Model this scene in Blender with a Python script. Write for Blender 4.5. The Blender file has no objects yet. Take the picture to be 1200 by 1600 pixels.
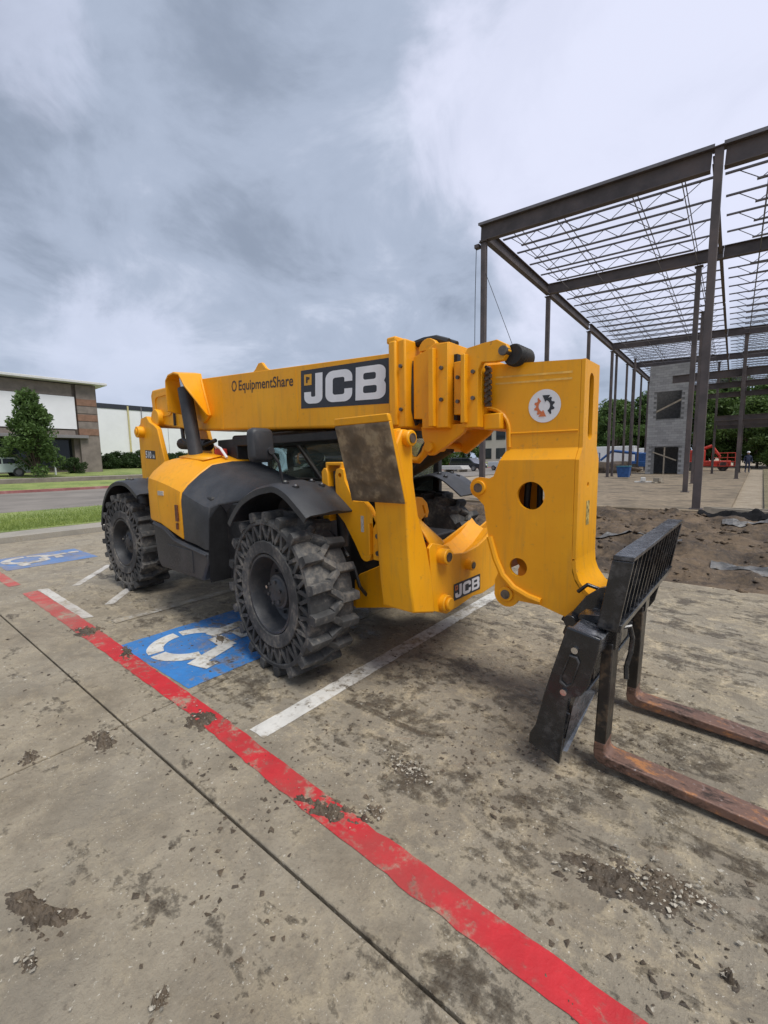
import bpy, bmesh, math, random
import numpy as np
from mathutils import Vector, Matrix, noise
from mathutils.geometry import tessellate_polygon
random.seed(7); RNG = np.random.default_rng(11)
sc = bpy.context.scene; COL = sc.collection
PI = math.pi
# ------------------------------------------------------------------ camera
# world axes: origin on the ground under the front axle, +X where the machine faces, +Y its left side
f_px, pitch, roll, yaw = 680.0, math.atan(80/680), math.radians(1.0), math.radians(41.2)
fw = Vector((0, math.cos(pitch), -math.sin(pitch))); rt = Vector((1, 0, 0)); up = rt.cross(fw)
rt, up = math.cos(roll)*rt - math.sin(roll)*up, math.cos(roll)*up + math.sin(roll)*rt
Rz = Matrix.Rotation(yaw, 3, 'Z')
cam = bpy.data.objects.new('camera', bpy.data.cameras.new('camera')); COL.objects.link(cam)
cx, cy, cz = Rz @ rt, Rz @ up, -(Rz @ fw)
m3 = Matrix((cx, cy, cz)).transposed()
cam.matrix_world = Matrix.Translation((2.751, -2.999, 1.6)) @ m3.to_4x4()
cam.data.sensor_fit = 'HORIZONTAL'; cam.data.sensor_width = 36; cam.data.lens = 36*f_px/1200
cam.data.clip_start = .05; cam.data.clip_end = 2000
sc.camera = cam
SITE = math.radians(2.5)                       # the car park and the buildings are turned 2.5 degrees from the machine
cs, sn = math.cos(SITE), math.sin(SITE)
def S(x, y, z=0): return Vector((cs*x - sn*y, sn*x + cs*y, z))
SR = Matrix.Rotation(SITE, 4, 'Z')
# ------------------------------------------------------------------ sky and light
sc.view_settings.view_transform = 'Standard'; sc.view_settings.look = 'None'
sc.view_settings.exposure = 1.05; sc.view_settings.gamma = 1; sc.view_settings.use_curve_mapping = False
W = bpy.data.worlds.new('World'); sc.world = W; W.use_nodes = True
def nd(nt, t, **k):
    n = nt.nodes.new(t)
    for a, v in k.items():
        if a == 'ins':
            for i, val in v.items(): n.inputs[i].default_value = val
        else: setattr(n, a, v)
    return n
def mix(nt, f, a, b, bt='MIX'):
    n = nt.nodes.new('ShaderNodeMix'); n.data_type = 'RGBA'; n.blend_type = bt
    for i, v in ((0, f), (6, a), (7, b)):
        if hasattr(v, 'node'): nt.links.new(v, n.inputs[i])
        elif i == 0: n.inputs[0].default_value = v
        else: n.inputs[i].default_value = (v[0], v[1], v[2], 1)
    return n.outputs[2]
def ma(nt, op, a, b=0.0, clamp=False):
    n = nt.nodes.new('ShaderNodeMath'); n.operation = op; n.use_clamp = clamp
    for i, v in ((0, a), (1, b)):
        if hasattr(v, 'node'): nt.links.new(v, n.inputs[i])
        else: n.inputs[i].default_value = v
    return n.outputs[0]
def ss(nt, v, a, b):
    n = nt.nodes.new('ShaderNodeMapRange'); n.interpolation_type = 'SMOOTHSTEP'
    nt.links.new(v, n.inputs[0]); n.inputs[1].default_value = a; n.inputs[2].default_value = b
    return n.outputs[0]
def noi(nt, vec, scale, detail=6, rough=.6, dist=0.0):
    n = nd(nt, 'ShaderNodeTexNoise'); n.inputs['Scale'].default_value = scale; n.inputs['Detail'].default_value = detail
    n.inputs['Roughness'].default_value = rough; n.inputs['Distortion'].default_value = dist
    if vec is not None: nt.links.new(vec, n.inputs['Vector'])
    return n.outputs['Fac']
def vm(nt, op, a, b):
    n = nt.nodes.new('ShaderNodeVectorMath'); n.operation = op
    for i, v in ((0, a), (1, b)):
        if hasattr(v, 'node'): nt.links.new(v, n.inputs[i])
        else: n.inputs[i].default_value = v
    return n
SUN_EL, SUN_AZ = math.radians(62), math.radians(-8)      # azimuth measured from +X towards +Y
sund = Vector((math.cos(SUN_EL)*math.cos(SUN_AZ), math.cos(SUN_EL)*math.sin(SUN_AZ), math.sin(SUN_EL)))
def pixdir(x, y): return Rz @ (rt*((x-600)/f_px) - up*((y-800)/f_px) + fw)
def build_world():
    nt = W.node_tree; nt.nodes.clear()
    out = nd(nt, 'ShaderNodeOutputWorld'); bg = nd(nt, 'ShaderNodeBackground'); bg.inputs[1].default_value = 0.1
    nt.links.new(bg.outputs[0], out.inputs[0])
    sky = nd(nt, 'ShaderNodeTexSky', sky_type='NISHITA', sun_disc=False, sun_elevation=SUN_EL, sun_rotation=PI/2 - SUN_AZ)
    sky.dust_density = 3
    tc = nd(nt, 'ShaderNodeTexCoord'); d = tc.outputs['Generated']
    sep = nd(nt, 'ShaderNodeSeparateXYZ'); nt.links.new(d, sep.inputs[0])
    zc = ma(nt, 'ADD', ma(nt, 'MAXIMUM', sep.outputs[2], 0.0), .32)
    p = vm(nt, 'DIVIDE', d, (1, 1, 1))
    comb = nd(nt, 'ShaderNodeCombineXYZ')
    for i in range(3): nt.links.new(zc, comb.inputs[i])
    pl = vm(nt, 'DIVIDE', d, comb.outputs[0]).outputs[0]      # the cloud sheet seen in perspective
    n1 = noi(nt, pl, .95, 6, .56, .3); n2 = noi(nt, pl, 2.6, 9, .62, .4); n3 = noi(nt, d, 7.0, 8, .6, .4)
    dark, base, lite = (1.42, 1.68, 2.17), (2.1, 2.42, 3.06), (3.1, 3.38, 4.1)
    v = ma(nt, 'ADD', ma(nt, 'MULTIPLY', n1, .58), ma(nt, 'MULTIPLY', n2, .42))
    c = mix(nt, ss(nt, v, .37, .50), dark, base)
    c = mix(nt, ss(nt, v, .49, .61), c, lite)
    # thinner, brighter cloud around the hidden sun, with billowing edges
    def blob(v3, a, b, amp, nn):
        dd = vm(nt, 'DOT_PRODUCT', d, Vector(v3).normalized()).outputs['Value']
        q = ma(nt, 'ADD', dd, ma(nt, 'MULTIPLY', ma(nt, 'SUBTRACT', nn, .5), amp))
        return ss(nt, q, a, b)
    n4 = noi(nt, d, 4.2, 9, .55, .5)
    B1 = blob(B_DIR, .915, .965, .17, n4)
    c = mix(nt, ma(nt, 'MULTIPLY', B1, .72), c, (4.1, 4.2, 5.1))
    B2 = blob(B_DIR2, .985, .997, .035, n3)
    c = mix(nt, ma(nt, 'MULTIPLY', B2, .7), c, (3.5, 3.75, 4.6))
    B3 = blob(pixdir(20, 30), .993, .9995, .02, n3); c = mix(nt, ma(nt, 'MULTIPLY', B3, .4), c, (3.7, 3.9, 4.8))
    c = mix(nt, ma(nt, 'MULTIPLY', ss(nt, sep.outputs[2], .30, .02), .5), c, (1.95, 2.35, 3.05))
    c = mix(nt, .03, c, sky.outputs[0])
    nt.links.new(c, bg.inputs[0])
B_DIR = pixdir(1010, 200); B_DIR2 = pixdir(175, 585)
build_world()
sl = bpy.data.lights.new('sun', 'SUN'); sl.energy = 1.5; sl.angle = math.radians(28); sl.color = (1, .97, .92)
so = bpy.data.objects.new('sun', sl); COL.objects.link(so); so.rotation_euler = sund.to_track_quat('Z', 'Y').to_euler(); so.location = (10, 0, 40)
# ------------------------------------------------------------------ materials
def newmat(name):
    m = bpy.data.materials.new(name); m.use_nodes = True; nt = m.node_tree
    b = nt.nodes['Principled BSDF']; return m, nt, b
def pos(nt): return nd(nt, 'ShaderNodeNewGeometry').outputs['Position']
def bump(nt, b, h, strength=.3, dist=.01):
    n = nd(nt, 'ShaderNodeBump'); n.inputs['Strength'].default_value = strength; n.inputs['Distance'].default_value = dist
    nt.links.new(h, n.inputs['Height']); nt.links.new(n.outputs[0], b.inputs['Normal'])
def plain(name, c, rough=.6, metal=0.0, var=.25, scale=6.0, dirt=None, dirt_amt=.35, bs=0.0, spec=.5, coat=0.0, fine=40.0):
    m, nt, b = newmat(name); P = pos(nt)
    n1 = noi(nt, P, scale, 7, .62); n2 = noi(nt, P, fine, 5, .6)
    lo = tuple(x*(1-var) for x in c); hi = tuple(min(1, x*(1+var*.6)) for x in c)
    col = mix(nt, ss(nt, n1, .3, .7), lo, hi)
    if dirt:
        k = ma(nt, 'MULTIPLY', ss(nt, ma(nt, 'ADD', ma(nt, 'MULTIPLY', n1, .6), ma(nt, 'MULTIPLY', n2, .4)), .48, .68), dirt_amt)
        col = mix(nt, k, col, dirt)
    nt.links.new(col, b.inputs['Base Color'])
    r = nd(nt, 'ShaderNodeMapRange'); nt.links.new(n2, r.inputs[0]); r.inputs[1].default_value = .3; r.inputs[2].default_value = .7
    r.inputs[3].default_value = max(.05, rough-.1); r.inputs[4].default_value = min(1, rough+.12); nt.links.new(r.outputs[0], b.inputs['Roughness'])
    b.inputs['Metallic'].default_value = metal; b.inputs['Specular IOR Level'].default_value = spec; b.inputs['Coat Weight'].default_value = coat
    b.inputs['Coat Roughness'].default_value = .15
    if bs: bump(nt, b, n2, bs, .01)
    return m
def yellow_paint():
    m, nt, b = newmat('yellow machine paint'); P = pos(nt)
    n1 = noi(nt, P, 1.7, 8, .6); n2 = noi(nt, P, 22, 6, .65)
    mp = nd(nt, 'ShaderNodeMapping'); mp.inputs['Scale'].default_value = (16, 16, 1.6); nt.links.new(P, mp.inputs[0])
    st = noi(nt, mp.outputs[0], 1.0, 6, .6)
    col = mix(nt, ss(nt, n1, .3, .7), (.80, .335, .003), (.88, .40, .006))
    col = mix(nt, ma(nt, 'MULTIPLY', ss(nt, st, .50, .72), .30), col, (.42, .22, .04))           # run-off streaks
    col = mix(nt, ma(nt, 'MULTIPLY', ss(nt, n2, .58, .74), .35), col, (.34, .20, .06))            # specks of dirt
    wn = ma(nt, 'ADD', ma(nt, 'MULTIPLY', n2, .5), ma(nt, 'MULTIPLY', noi(nt, P, 5, 6, .6), .5))
    col = mix(nt, ma(nt, 'MULTIPLY', ss(nt, wn, .6, .72), .6), col, (.16, .10, .05))
    nt.links.new(col, b.inputs['Base Color'])
    r = ma(nt, 'ADD', .34, ma(nt, 'MULTIPLY', n2, .3)); nt.links.new(r, b.inputs['Roughness'])
    b.inputs['Coat Weight'].default_value = .08; b.inputs['Coat Roughness'].default_value = .15; b.inputs['Specular IOR Level'].default_value = .4
    bump(nt, b, n2, .05, .004); return m
def ground_color(nt, P):
    """dirty concrete, mud and dried dust over it; returns colour, roughness, height"""
    big = noi(nt, P, .45, 5, .6); mid = noi(nt, P, 2.6, 9, .68, .3); fin = noi(nt, P, 17, 8, .7); spk = noi(nt, P, 75, 3, .6); mid2 = noi(nt, P, 5.5, 9, .7, .6)
    sep = nd(nt, 'ShaderNodeSeparateXYZ'); nt.links.new(P, sep.inputs[0])
    col = mix(nt, ss(nt, mid, .3, .7), (.20, .166, .118), (.36, .305, .222))
    col = mix(nt, ma(nt, 'MULTIPLY', ss(nt, big, .4, .62), .45), col, (.27, .24, .19))
    zone = ma(nt, 'MULTIPLY', ss(nt, ma(nt, 'SUBTRACT', sep.outputs[1], ma(nt, 'MULTIPLY', sep.outputs[0], .03)), -2.1, -1.2), ss(nt, sep.outputs[0], -7.0, -1.0))
    zx = ma(nt, 'MAXIMUM', zone, ma(nt, 'MULTIPLY', ss(nt, sep.outputs[0], 1.3, 2.6), .8))
    mp = nd(nt, 'ShaderNodeMapping'); mp.inputs['Rotation'].default_value = (0, 0, .5); mp.inputs['Scale'].default_value = (1.5, 5.0, 1); nt.links.new(P, mp.inputs[0])
    smr = noi(nt, mp.outputs[0], 1.0, 9, .7, .8)
    dust = ss(nt, ma(nt, 'ADD', ma(nt, 'ADD', ma(nt, 'MULTIPLY', mid2, .4), ma(nt, 'MULTIPLY', smr, .3)), ma(nt, 'MULTIPLY', fin, .3)), .47, .60)
    col = mix(nt, ma(nt, 'MULTIPLY', dust, ma(nt, 'ADD', .30, ma(nt, 'MULTIPLY', zx, .62))), col, (.52, .425, .28))
    mk = ma(nt, 'ADD', ma(nt, 'ADD', ma(nt, 'MULTIPLY', mid, .36), ma(nt, 'MULTIPLY', smr, .44)), ma(nt, 'MULTIPLY', fin, .34))
    mud = ss(nt, ma(nt, 'ADD', mk, ma(nt, 'MULTIPLY', zx, .045)), .622, .72)
    col = mix(nt, ma(nt, 'MULTIPLY', mud, .9), col, (.082, .059, .037))
    film = ss(nt, noi(nt, P, .95, 7, .62, 1.2), .50, .66); col = mix(nt, ma(nt, 'MULTIPLY', film, ma(nt, 'ADD', .22, ma(nt, 'MULTIPLY', zx, .22))), col, (.155, .122, .085))
    blk = ss(nt, fin, .60, .72); col = mix(nt, ma(nt, 'MULTIPLY', blk, .55), col, (.085, .068, .05))
    col = mix(nt, ma(nt, 'MULTIPLY', ss(nt, noi(nt, P, 38, 6, .7), .52, .70), .45), col, (.13, .105, .078))
    rs = ss(nt, noi(nt, P, 3.3, 5, .6, 1.0), .66, .74); col = mix(nt, ma(nt, 'MULTIPLY', rs, .25), col, (.30, .16, .08))
    w = ma(nt, 'MULTIPLY', ss(nt, spk, .63, .69), ss(nt, mid2, .40, .58)); col = mix(nt, ma(nt, 'MULTIPLY', w, .8), col, (.66, .61, .51))
    chip = ma(nt, 'MULTIPLY', ss(nt, noi(nt, P, 26, 4, .55), .65, .70), ss(nt, mid, .46, .58)); col = mix(nt, ma(nt, 'MULTIPLY', chip, .75), col, (.66, .62, .53))
    rough = ma(nt, 'SUBTRACT', .86, ma(nt, 'ADD', ma(nt, 'MULTIPLY', mud, .36), ma(nt, 'MULTIPLY', ss(nt, big, .45, .6), .12)))
    h = ma(nt, 'ADD', ma(nt, 'ADD', ma(nt, 'MULTIPLY', mud, .8), ma(nt, 'MULTIPLY', fin, .9)), ma(nt, 'MULTIPLY', mid2, .5))
    return col, rough, h, mud, fin, mid2
def concrete_mat():
    m, nt, b = newmat('muddy concrete'); P = pos(nt); c, r, h, *_ = ground_color(nt, P)
    nt.links.new(c, b.inputs['Base Color']); nt.links.new(r, b.inputs['Roughness']); bump(nt, b, h, .8, .028); return m
def paint_mat(name, col, wear):
    m, nt, b = newmat(name); P = pos(nt); c, r, h, mud, fin, mid2 = ground_color(nt, P)
    a = noi(nt, P, 3.1, 8, .66, .4); w = ma(nt, 'ADD', ma(nt, 'MULTIPLY', a, .6), ma(nt, 'MULTIPLY', fin, .4))
    k = ss(nt, w, wear-.035, wear+.075)
    pc = mix(nt, ss(nt, mid2, .3, .7), tuple(x*.8 for x in col), col)
    pc = mix(nt, ma(nt, 'MULTIPLY', ss(nt, fin, .52, .70), .4), pc, (.14, .10, .08))
    pc = mix(nt, ma(nt, 'MULTIPLY', ss(nt, noi(nt, P, 1.3, 6, .6), .46, .64), .30), pc, (.16, .10, .075))
    sx = nd(nt, 'ShaderNodeSeparateXYZ'); nt.links.new(P, sx.inputs[0]); far = ma(nt, 'MULTIPLY', ss(nt, sx.outputs[0], -.8, -4.0), ma(nt, 'ADD', .22, ma(nt, 'MULTIPLY', ss(nt, a, .4, .6), .25)))
    pc = mix(nt, far, pc, (.34, .27, .2))      # dried mud film over the older, less used paint
    kk = ma(nt, 'MAXIMUM', ma(nt, 'MULTIPLY', k, .9), ma(nt, 'MULTIPLY', mud, .9))
    nt.links.new(mix(nt, kk, pc, c), b.inputs['Base Color'])
    nt.links.new(ma(nt, 'SUBTRACT', r, .12), b.inputs['Roughness']); bump(nt, b, h, .4, .02); return m
def mud_mat(name='wet mud', lo=(.05, .038, .027), hi=(.15, .118, .085), rough=.55):
    m, nt, b = newmat(name); P = pos(nt); n1 = noi(nt, P, 1.6, 8, .65, .3); n2 = noi(nt, P, 13, 8, .7); n3 = noi(nt, P, 60, 3)
    v = ma(nt, 'ADD', ma(nt, 'MULTIPLY', n1, .55), ma(nt, 'MULTIPLY', n2, .45))
    c = mix(nt, ss(nt, v, .36, .64), lo, hi); c = mix(nt, ma(nt, 'MULTIPLY', ss(nt, n3, .66, .72), .6), c, (.42, .38, .31))
    nt.links.new(c, b.inputs['Base Color']); nt.links.new(ma(nt, 'ADD', rough-.15, ma(nt, 'MULTIPLY', n2, .4)), b.inputs['Roughness'])
    bump(nt, b, ma(nt, 'ADD', n2, ma(nt, 'MULTIPLY', n3, .3)), .7, .03); return m
def rust_mat():
    m, nt, b = newmat('worn rusty steel'); P = pos(nt)
    mp = nd(nt, 'ShaderNodeMapping'); mp.inputs['Scale'].default_value = (3.2, 9, 9); nt.links.new(P, mp.inputs[0])
    n1 = noi(nt, mp.outputs[0], 1.6, 9, .68, .5); n2 = noi(nt, P, 45, 6, .7)
    v = ma(nt, 'ADD', ma(nt, 'MULTIPLY', n1, .7), ma(nt, 'MULTIPLY', n2, .3))
    c = mix(nt, ss(nt, v, .38, .50), (.05, .034, .026), (.20, .115, .085)); c = mix(nt, ss(nt, v, .52, .62), c, (.46, .20, .075)); c = mix(nt, ss(nt, n2, .58, .72), c, (.30, .26, .25))
    nt.links.new(c, b.inputs['Base Color']); b.inputs['Metallic'].default_value = .35
    nt.links.new(ma(nt, 'ADD', .32, ma(nt, 'MULTIPLY', n2, .4)), b.inputs['Roughness']); bump(nt, b, n2, .35, .006); return m
def leaf_mat(name, lo, hi):
    m, nt, b = newmat(name); g = nd(nt, 'ShaderNodeNewGeometry'); n1 = noi(nt, g.outputs['Position'], .9, 3)
    r = g.outputs['Random Per Island']
    c = mix(nt, ma(nt, 'ADD', ma(nt, 'MULTIPLY', r, .6), ma(nt, 'MULTIPLY', ss(nt, n1, .3, .7), .4)), lo, hi)
    nt.links.new(c, b.inputs['Base Color']); b.inputs['Roughness'].default_value = .55; b.inputs['Specular IOR Level'].default_value = .3
    tr = nd(nt, 'ShaderNodeBsdfTranslucent'); nt.links.new(c, tr.inputs[0]); mx = nd(nt, 'ShaderNodeMixShader'); mx.inputs[0].default_value = .3
    nt.links.new(b.outputs[0], mx.inputs[1]); nt.links.new(tr.outputs[0], mx.inputs[2]); nt.links.new(mx.outputs[0], nt.nodes['Material Output'].inputs[0]); return m
def grass_ground(name, lo, hi):
    m, nt, b = newmat(name); P = pos(nt); v = ma(nt, 'ADD', ma(nt, 'MULTIPLY', noi(nt, P, .7, 6), .5), ma(nt, 'MULTIPLY', noi(nt, P, 9, 6, .7), .5))
    nt.links.new(mix(nt, ss(nt, v, .36, .62), lo, hi), b.inputs['Base Color']); b.inputs['Roughness'].default_value = .9; bump(nt, b, v, .6, .05); return m
def cmu_mat():
    m, nt, b = newmat('grey concrete block'); P = pos(nt); o = nd(nt, 'ShaderNodeObjectInfo'); n1 = noi(nt, P, 1.2, 7); n2 = noi(nt, P, 12, 6, .7)
    g = nd(nt, 'ShaderNodeNewGeometry'); v = ma(nt, 'ADD', ma(nt, 'MULTIPLY', n1, .45), ma(nt, 'MULTIPLY', g.outputs['Random Per Island'], .5))
    nt.links.new(mix(nt, v, (.24, .24, .245), (.44, .44, .445)), b.inputs['Base Color']); b.inputs['Roughness'].default_value = .9; bump(nt, b, n2, .4, .02); return m
def glass_mat(name, tint, alpha=.35, rough=.05):
    m, nt, b = newmat(name); P = pos(nt)
    c = mix(nt, ss(nt, noi(nt, P, 1.4, 5), .35, .65), tuple(x*.8 for x in tint), tint); nt.links.new(c, b.inputs['Base Color'])
    b.inputs['Roughness'].default_value = rough; b.inputs['Transmission Weight'].default_value = alpha; b.inputs['IOR'].default_value = 1.45; return m
M = {}
M['yel'] = yellow_paint()
M['blk'] = plain('black moulded plastic', (.035, .037, .042), .5, var=.35, scale=3, dirt=(.12, .10, .08), dirt_amt=.3, bs=.05, fine=60)
M['dark'] = plain('dark greasy steel and boom shade', (.018, .018, .019), .55, var=.4, dirt=(.07, .055, .04), dirt_amt=.5)
M['rub'] = plain('dusty tyre rubber', (.072, .072, .072), .82, var=.45, scale=4, dirt=(.25, .225, .19), dirt_amt=.9, bs=.25, fine=28, spec=.3)
M['rim'] = plain('dark grey wheel paint', (.045, .047, .052), .5, var=.3, dirt=(.14, .12, .1), dirt_amt=.4)
M['carr'] = plain('black gloss carriage paint', (.016, .017, .02), .24, var=.4, scale=8, dirt=(.2, .19, .18), dirt_amt=.3, bs=.12, fine=26, coat=.3)
M['mudpad'] = plain('dried mud on steel', (.19, .135, .082), .85, var=.5, scale=7, dirt=(.42, .33, .20), dirt_amt=.55, bs=.7, fine=14)
M['steel'] = plain('primed structural steel', (.10, .082, .08), .65, var=.35, scale=1.2, dirt=(.13, .085, .065), dirt_amt=.45)
M['joist'] = plain('grey joist primer', (.15, .14, .15), .6, var=.25, scale=1)
M['chrome'] = plain('bright steel', (.6, .6, .6), .25, metal=1, var=.1)
M['pin'] = plain('pin end steel', (.14, .12, .10), .45, metal=.6, var=.5, scale=20)
M['white'] = plain('white vinyl', (.78, .78, .80), .45, var=.06)
M['navy'] = plain('dark grey vinyl', (.030, .033, .042), .5, var=.1)
M['orange'] = plain('orange vinyl', (.62, .17, .06), .5, var=.08)
M['brown'] = plain('dark brown lettering', (.06, .035, .022), .5, var=.1)
M['label'] = plain('grey label', (.5, .47, .42), .5, var=.3, scale=60)
M['red'] = plain('red machine paint', (.52, .05, .03), .5, var=.2)
M['blue'] = plain('blue machine paint', (.025, .10, .30), .5, var=.3)
M['conc'] = concrete_mat()
M['redp'] = paint_mat('worn red paint', (.57, .022, .030), .548)
M['whitep'] = paint_mat('worn white paint', (.68, .66, .61), .53)
M['bluep'] = paint_mat('worn blue paint', (.04, .21, .54), .562)
M['mud'] = mud_mat(); M['bank'] = mud_mat('churned mud', (.032, .020, .011), (.160, .108, .062), .65)
M['clod'] = mud_mat('grey mud', (.05, .037, .025), (.15, .112, .073), .42)
M['sand'] = mud_mat('trampled sandy soil', (.24, .19, .13), (.40, .33, .245), .95)
M['joint'] = plain('joint filler', (.035, .03, .027), .9)
M['rust'] = rust_mat()
M['grass'] = grass_ground('lawn', (.11, .16, .035), (.27, .31, .095)); M['road'] = plain('worn road concrete', (.21, .185, .16), .85, var=.25, scale=.4, bs=.2)
M['kerb'] = plain('kerb concrete', (.33, .30, .25), .85, var=.2, scale=1.5, dirt=(.2, .15, .09), dirt_amt=.5)
M['kerbred'] = plain('faded red kerb paint', (.34, .13, .12), .7, var=.3, scale=1.5, dirt=(.4, .3, .28), dirt_amt=.6)
M['leafA'] = leaf_mat('dark leaves', (.045, .085, .022), (.13, .21, .055)); M['leafB'] = leaf_mat('mid green leaves', (.05, .09, .02), (.13, .20, .05)); M['leafC'] = leaf_mat('hedge leaves', (.02, .042, .013), (.06, .105, .028))
M['bark'] = plain('bark', (.09, .07, .05), .9, bs=.4)
M['cmu'] = cmu_mat(); M['wood'] = plain('raw timber', (.36, .31, .24), .8, var=.2, scale=4)
M['panel'] = plain('white wall panel', (.80, .80, .81), .6, var=.04, scale=.6); M['taupe'] = plain('taupe split block', (.215, .18, .155), .85, var=.2, scale=2, bs=.3)
M['brick'] = plain('orange brick', (.24, .135, .09), .85, var=.2, scale=3, bs=.3); M['cornice'] = plain('pale metal coping', (.66, .65, .62), .5, var=.08)
M['sill'] = plain('grey metal trim', (.22, .21, .21), .5, var=.1); M['parapet'] = plain('dark parapet metal', (.03, .034, .045), .5, var=.2)
M['yelpipe'] = plain('pale yellow pipe', (.60, .52, .26), .5, var=.1); M['cream'] = plain('cream render', (.50, .46, .40), .8, var=.1, scale=.4)
M['store'] = glass_mat('dark storefront glass', (.03, .035, .04), .1); M['cabglass'] = glass_mat('tinted cab glass', (.80, .95, .90), .96, .02)
M['carglass'] = glass_mat('car glass', (.02, .025, .03), .1)
M['cardark'] = plain('dark car paint', (.02, .022, .03), .25, var=.1, coat=.5); M['carwhite'] = plain('white car paint', (.72, .73, .74), .3, var=.05, coat=.5)
M['carpale'] = plain('pale green car paint', (.50, .58, .54), .3, var=.05, coat=.5)
M['plastic'] = plain('torn grey plastic sheet', (.15, .145, .14), .5, var=.8, scale=3.5, dirt=(.09, .07, .05), dirt_amt=.9); M['fabric'] = plain('black silt cloth', (.010, .010, .011), .9, var=.4, spec=.15)
M['peb'] = plain('pale gravel', (.40, .36, .29), .75, var=.6, scale=30); M['skin'] = plain('skin', (.45, .27, .19), .6); M['cloth'] = plain('navy work clothes', (.03, .04, .08), .85)
M['seat'] = plain('black seat vinyl', (.02, .02, .022), .6); M['hose'] = plain('black rubber hose', (.02, .02, .02), .6, bs=.3)
# ------------------------------------------------------------------ mesh builder
class G:
    def __init__(s): s.v = []; s.f = []
    def add(s, vs, fs):
        o = len(s.v); s.v += [tuple(v) for v in vs]; s.f += [tuple(i+o for i in f) for f in fs]; return s
    def box(s, x0, x1, y0, y1, z0, z1, T=None):
        vs = [Vector(p) for p in ((x0,y0,z0),(x1,y0,z0),(x1,y1,z0),(x0,y1,z0),(x0,y0,z1),(x1,y0,z1),(x1,y1,z1),(x0,y1,z1))]
        if T is not None: vs = [T @ v for v in vs]
        return s.add(vs, [(0,3,2,1),(4,5,6,7),(0,1,5,4),(1,2,6,5),(2,3,7,6),(3,0,4,7)])
    def hexa(s, b, t):      # bottom and top rings of 4 points
        return s.add(list(b)+list(t), [(0,3,2,1),(4,5,6,7),(0,1,5,4),(1,2,6,5),(2,3,7,6),(3,0,4,7)])
    def prism(s, loops, ax, a, b):
        """loops: 2D outlines (first outer, rest holes) in the plane normal to ax, extruded a..b"""
        if not isinstance(loops[0][0], (tuple, list)): loops = [loops]
        def P(p, k): return {0: (k, p[0], p[1]), 1: (p[0], k, p[1]), 2: (p[0], p[1], k)}[ax]
        tri = tessellate_polygon([[Vector((p[0], p[1], 0)) for p in L] for L in loops])
        flat = [p for L in loops for p in L]; n = len(flat)
        fs = [tuple(t) for t in tri] + [tuple(i+n for i in reversed(t)) for t in tri]; o = 0
        for L in loops:
            k = len(L)
            for i in range(k): fs.append((o+i, o+(i+1)%k, o+n+(i+1)%k, o+n+i))
            o += k
        return s.add([P(p, a) for p in flat]+[P(p, b) for p in flat], fs)
    def cyl(s, p0, p1, r, n=16, r1=None, cap=True):
        p0, p1 = Vector(p0), Vector(p1); r1 = r if r1 is None else r1
        q = (p1-p0).normalized().to_track_quat('Z', 'Y'); vs = []
        for p, rr in ((p0, r), (p1, r1)):
            for i in range(n): a = 2*PI*i/n; vs.append(p + q @ Vector((rr*math.cos(a), rr*math.sin(a), 0)))
        fs = [(i, (i+1)%n, n+(i+1)%n, n+i) for i in range(n)]
        if cap: fs += [tuple(range(n-1, -1, -1)), tuple(range(n, 2*n))]
        return s.add(vs, fs)
    def tube(s, pts, r, n=8):
        pts = [Vector(p) for p in pts]; vs = []; fs = []; k = len(pts); ref = None
        for i, p in enumerate(pts):
            d = (pts[min(i+1, k-1)] - pts[max(i-1, 0)]).normalized()
            if ref is None: ref = d.orthogonal().normalized()
            ref = (ref - d*ref.dot(d)).normalized(); b = d.cross(ref); rr = r[i] if isinstance(r, (list, tuple)) else r
            for j in range(n): a = 2*PI*j/n; vs.append(p + ref*(rr*math.cos(a)) + b*(rr*math.sin(a)))
        for i in range(k-1):
            for j in range(n): fs.append((i*n+j, i*n+(j+1)%n, (i+1)*n+(j+1)%n, (i+1)*n+j))
        fs += [tuple(range(n-1, -1, -1)), tuple(range((k-1)*n, k*n))]; return s.add(vs, fs)
    def lathe(s, prof, n=48, closed=False):   # (r, y) about the local Y axis
        k = len(prof); vs = [(r*math.cos(2*PI*i/n), y, r*math.sin(2*PI*i/n)) for i in range(n) for r, y in prof]; fs = []
        for i in range(n):
            for j in range(k if closed else k-1): fs.append((i*k+j, i*k+(j+1)%k, ((i+1)%n)*k+(j+1)%k, ((i+1)%n)*k+j))
        return s.add(vs, fs)
    def loft(s, rings, caps=True):
        n = len(rings[0]); vs = [p for r in rings for p in r]; fs = []
        for i in range(len(rings)-1):
            for j in range(n): fs.append((i*n+j, i*n+(j+1)%n, (i+1)*n+(j+1)%n, (i+1)*n+j))
        if caps: fs += [tuple(range(n-1, -1, -1)), tuple(range((len(rings)-1)*n, len(rings)*n))]
        return s.add(vs, fs)
    def mesh(s, name, smooth=None):
        me = bpy.data.meshes.new(name); me.from_pydata(s.v, [], s.f); bm = bmesh.new(); bm.from_mesh(me)
        bmesh.ops.recalc_face_normals(bm, faces=bm.faces); bm.to_mesh(me); bm.free()
        if smooth: 
            me.polygons.foreach_set('use_smooth', [True]*len(me.polygons)); me.set_sharp_from_angle(angle=math.radians(smooth))
        return me
    def build(s, name, mat, parent=None, bevel=0, smooth=38, seg=2):
        me = s.mesh(name, smooth); me.materials.append(M[mat] if isinstance(mat, str) else mat)
        return link(name, me, parent, bevel, seg)
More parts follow.
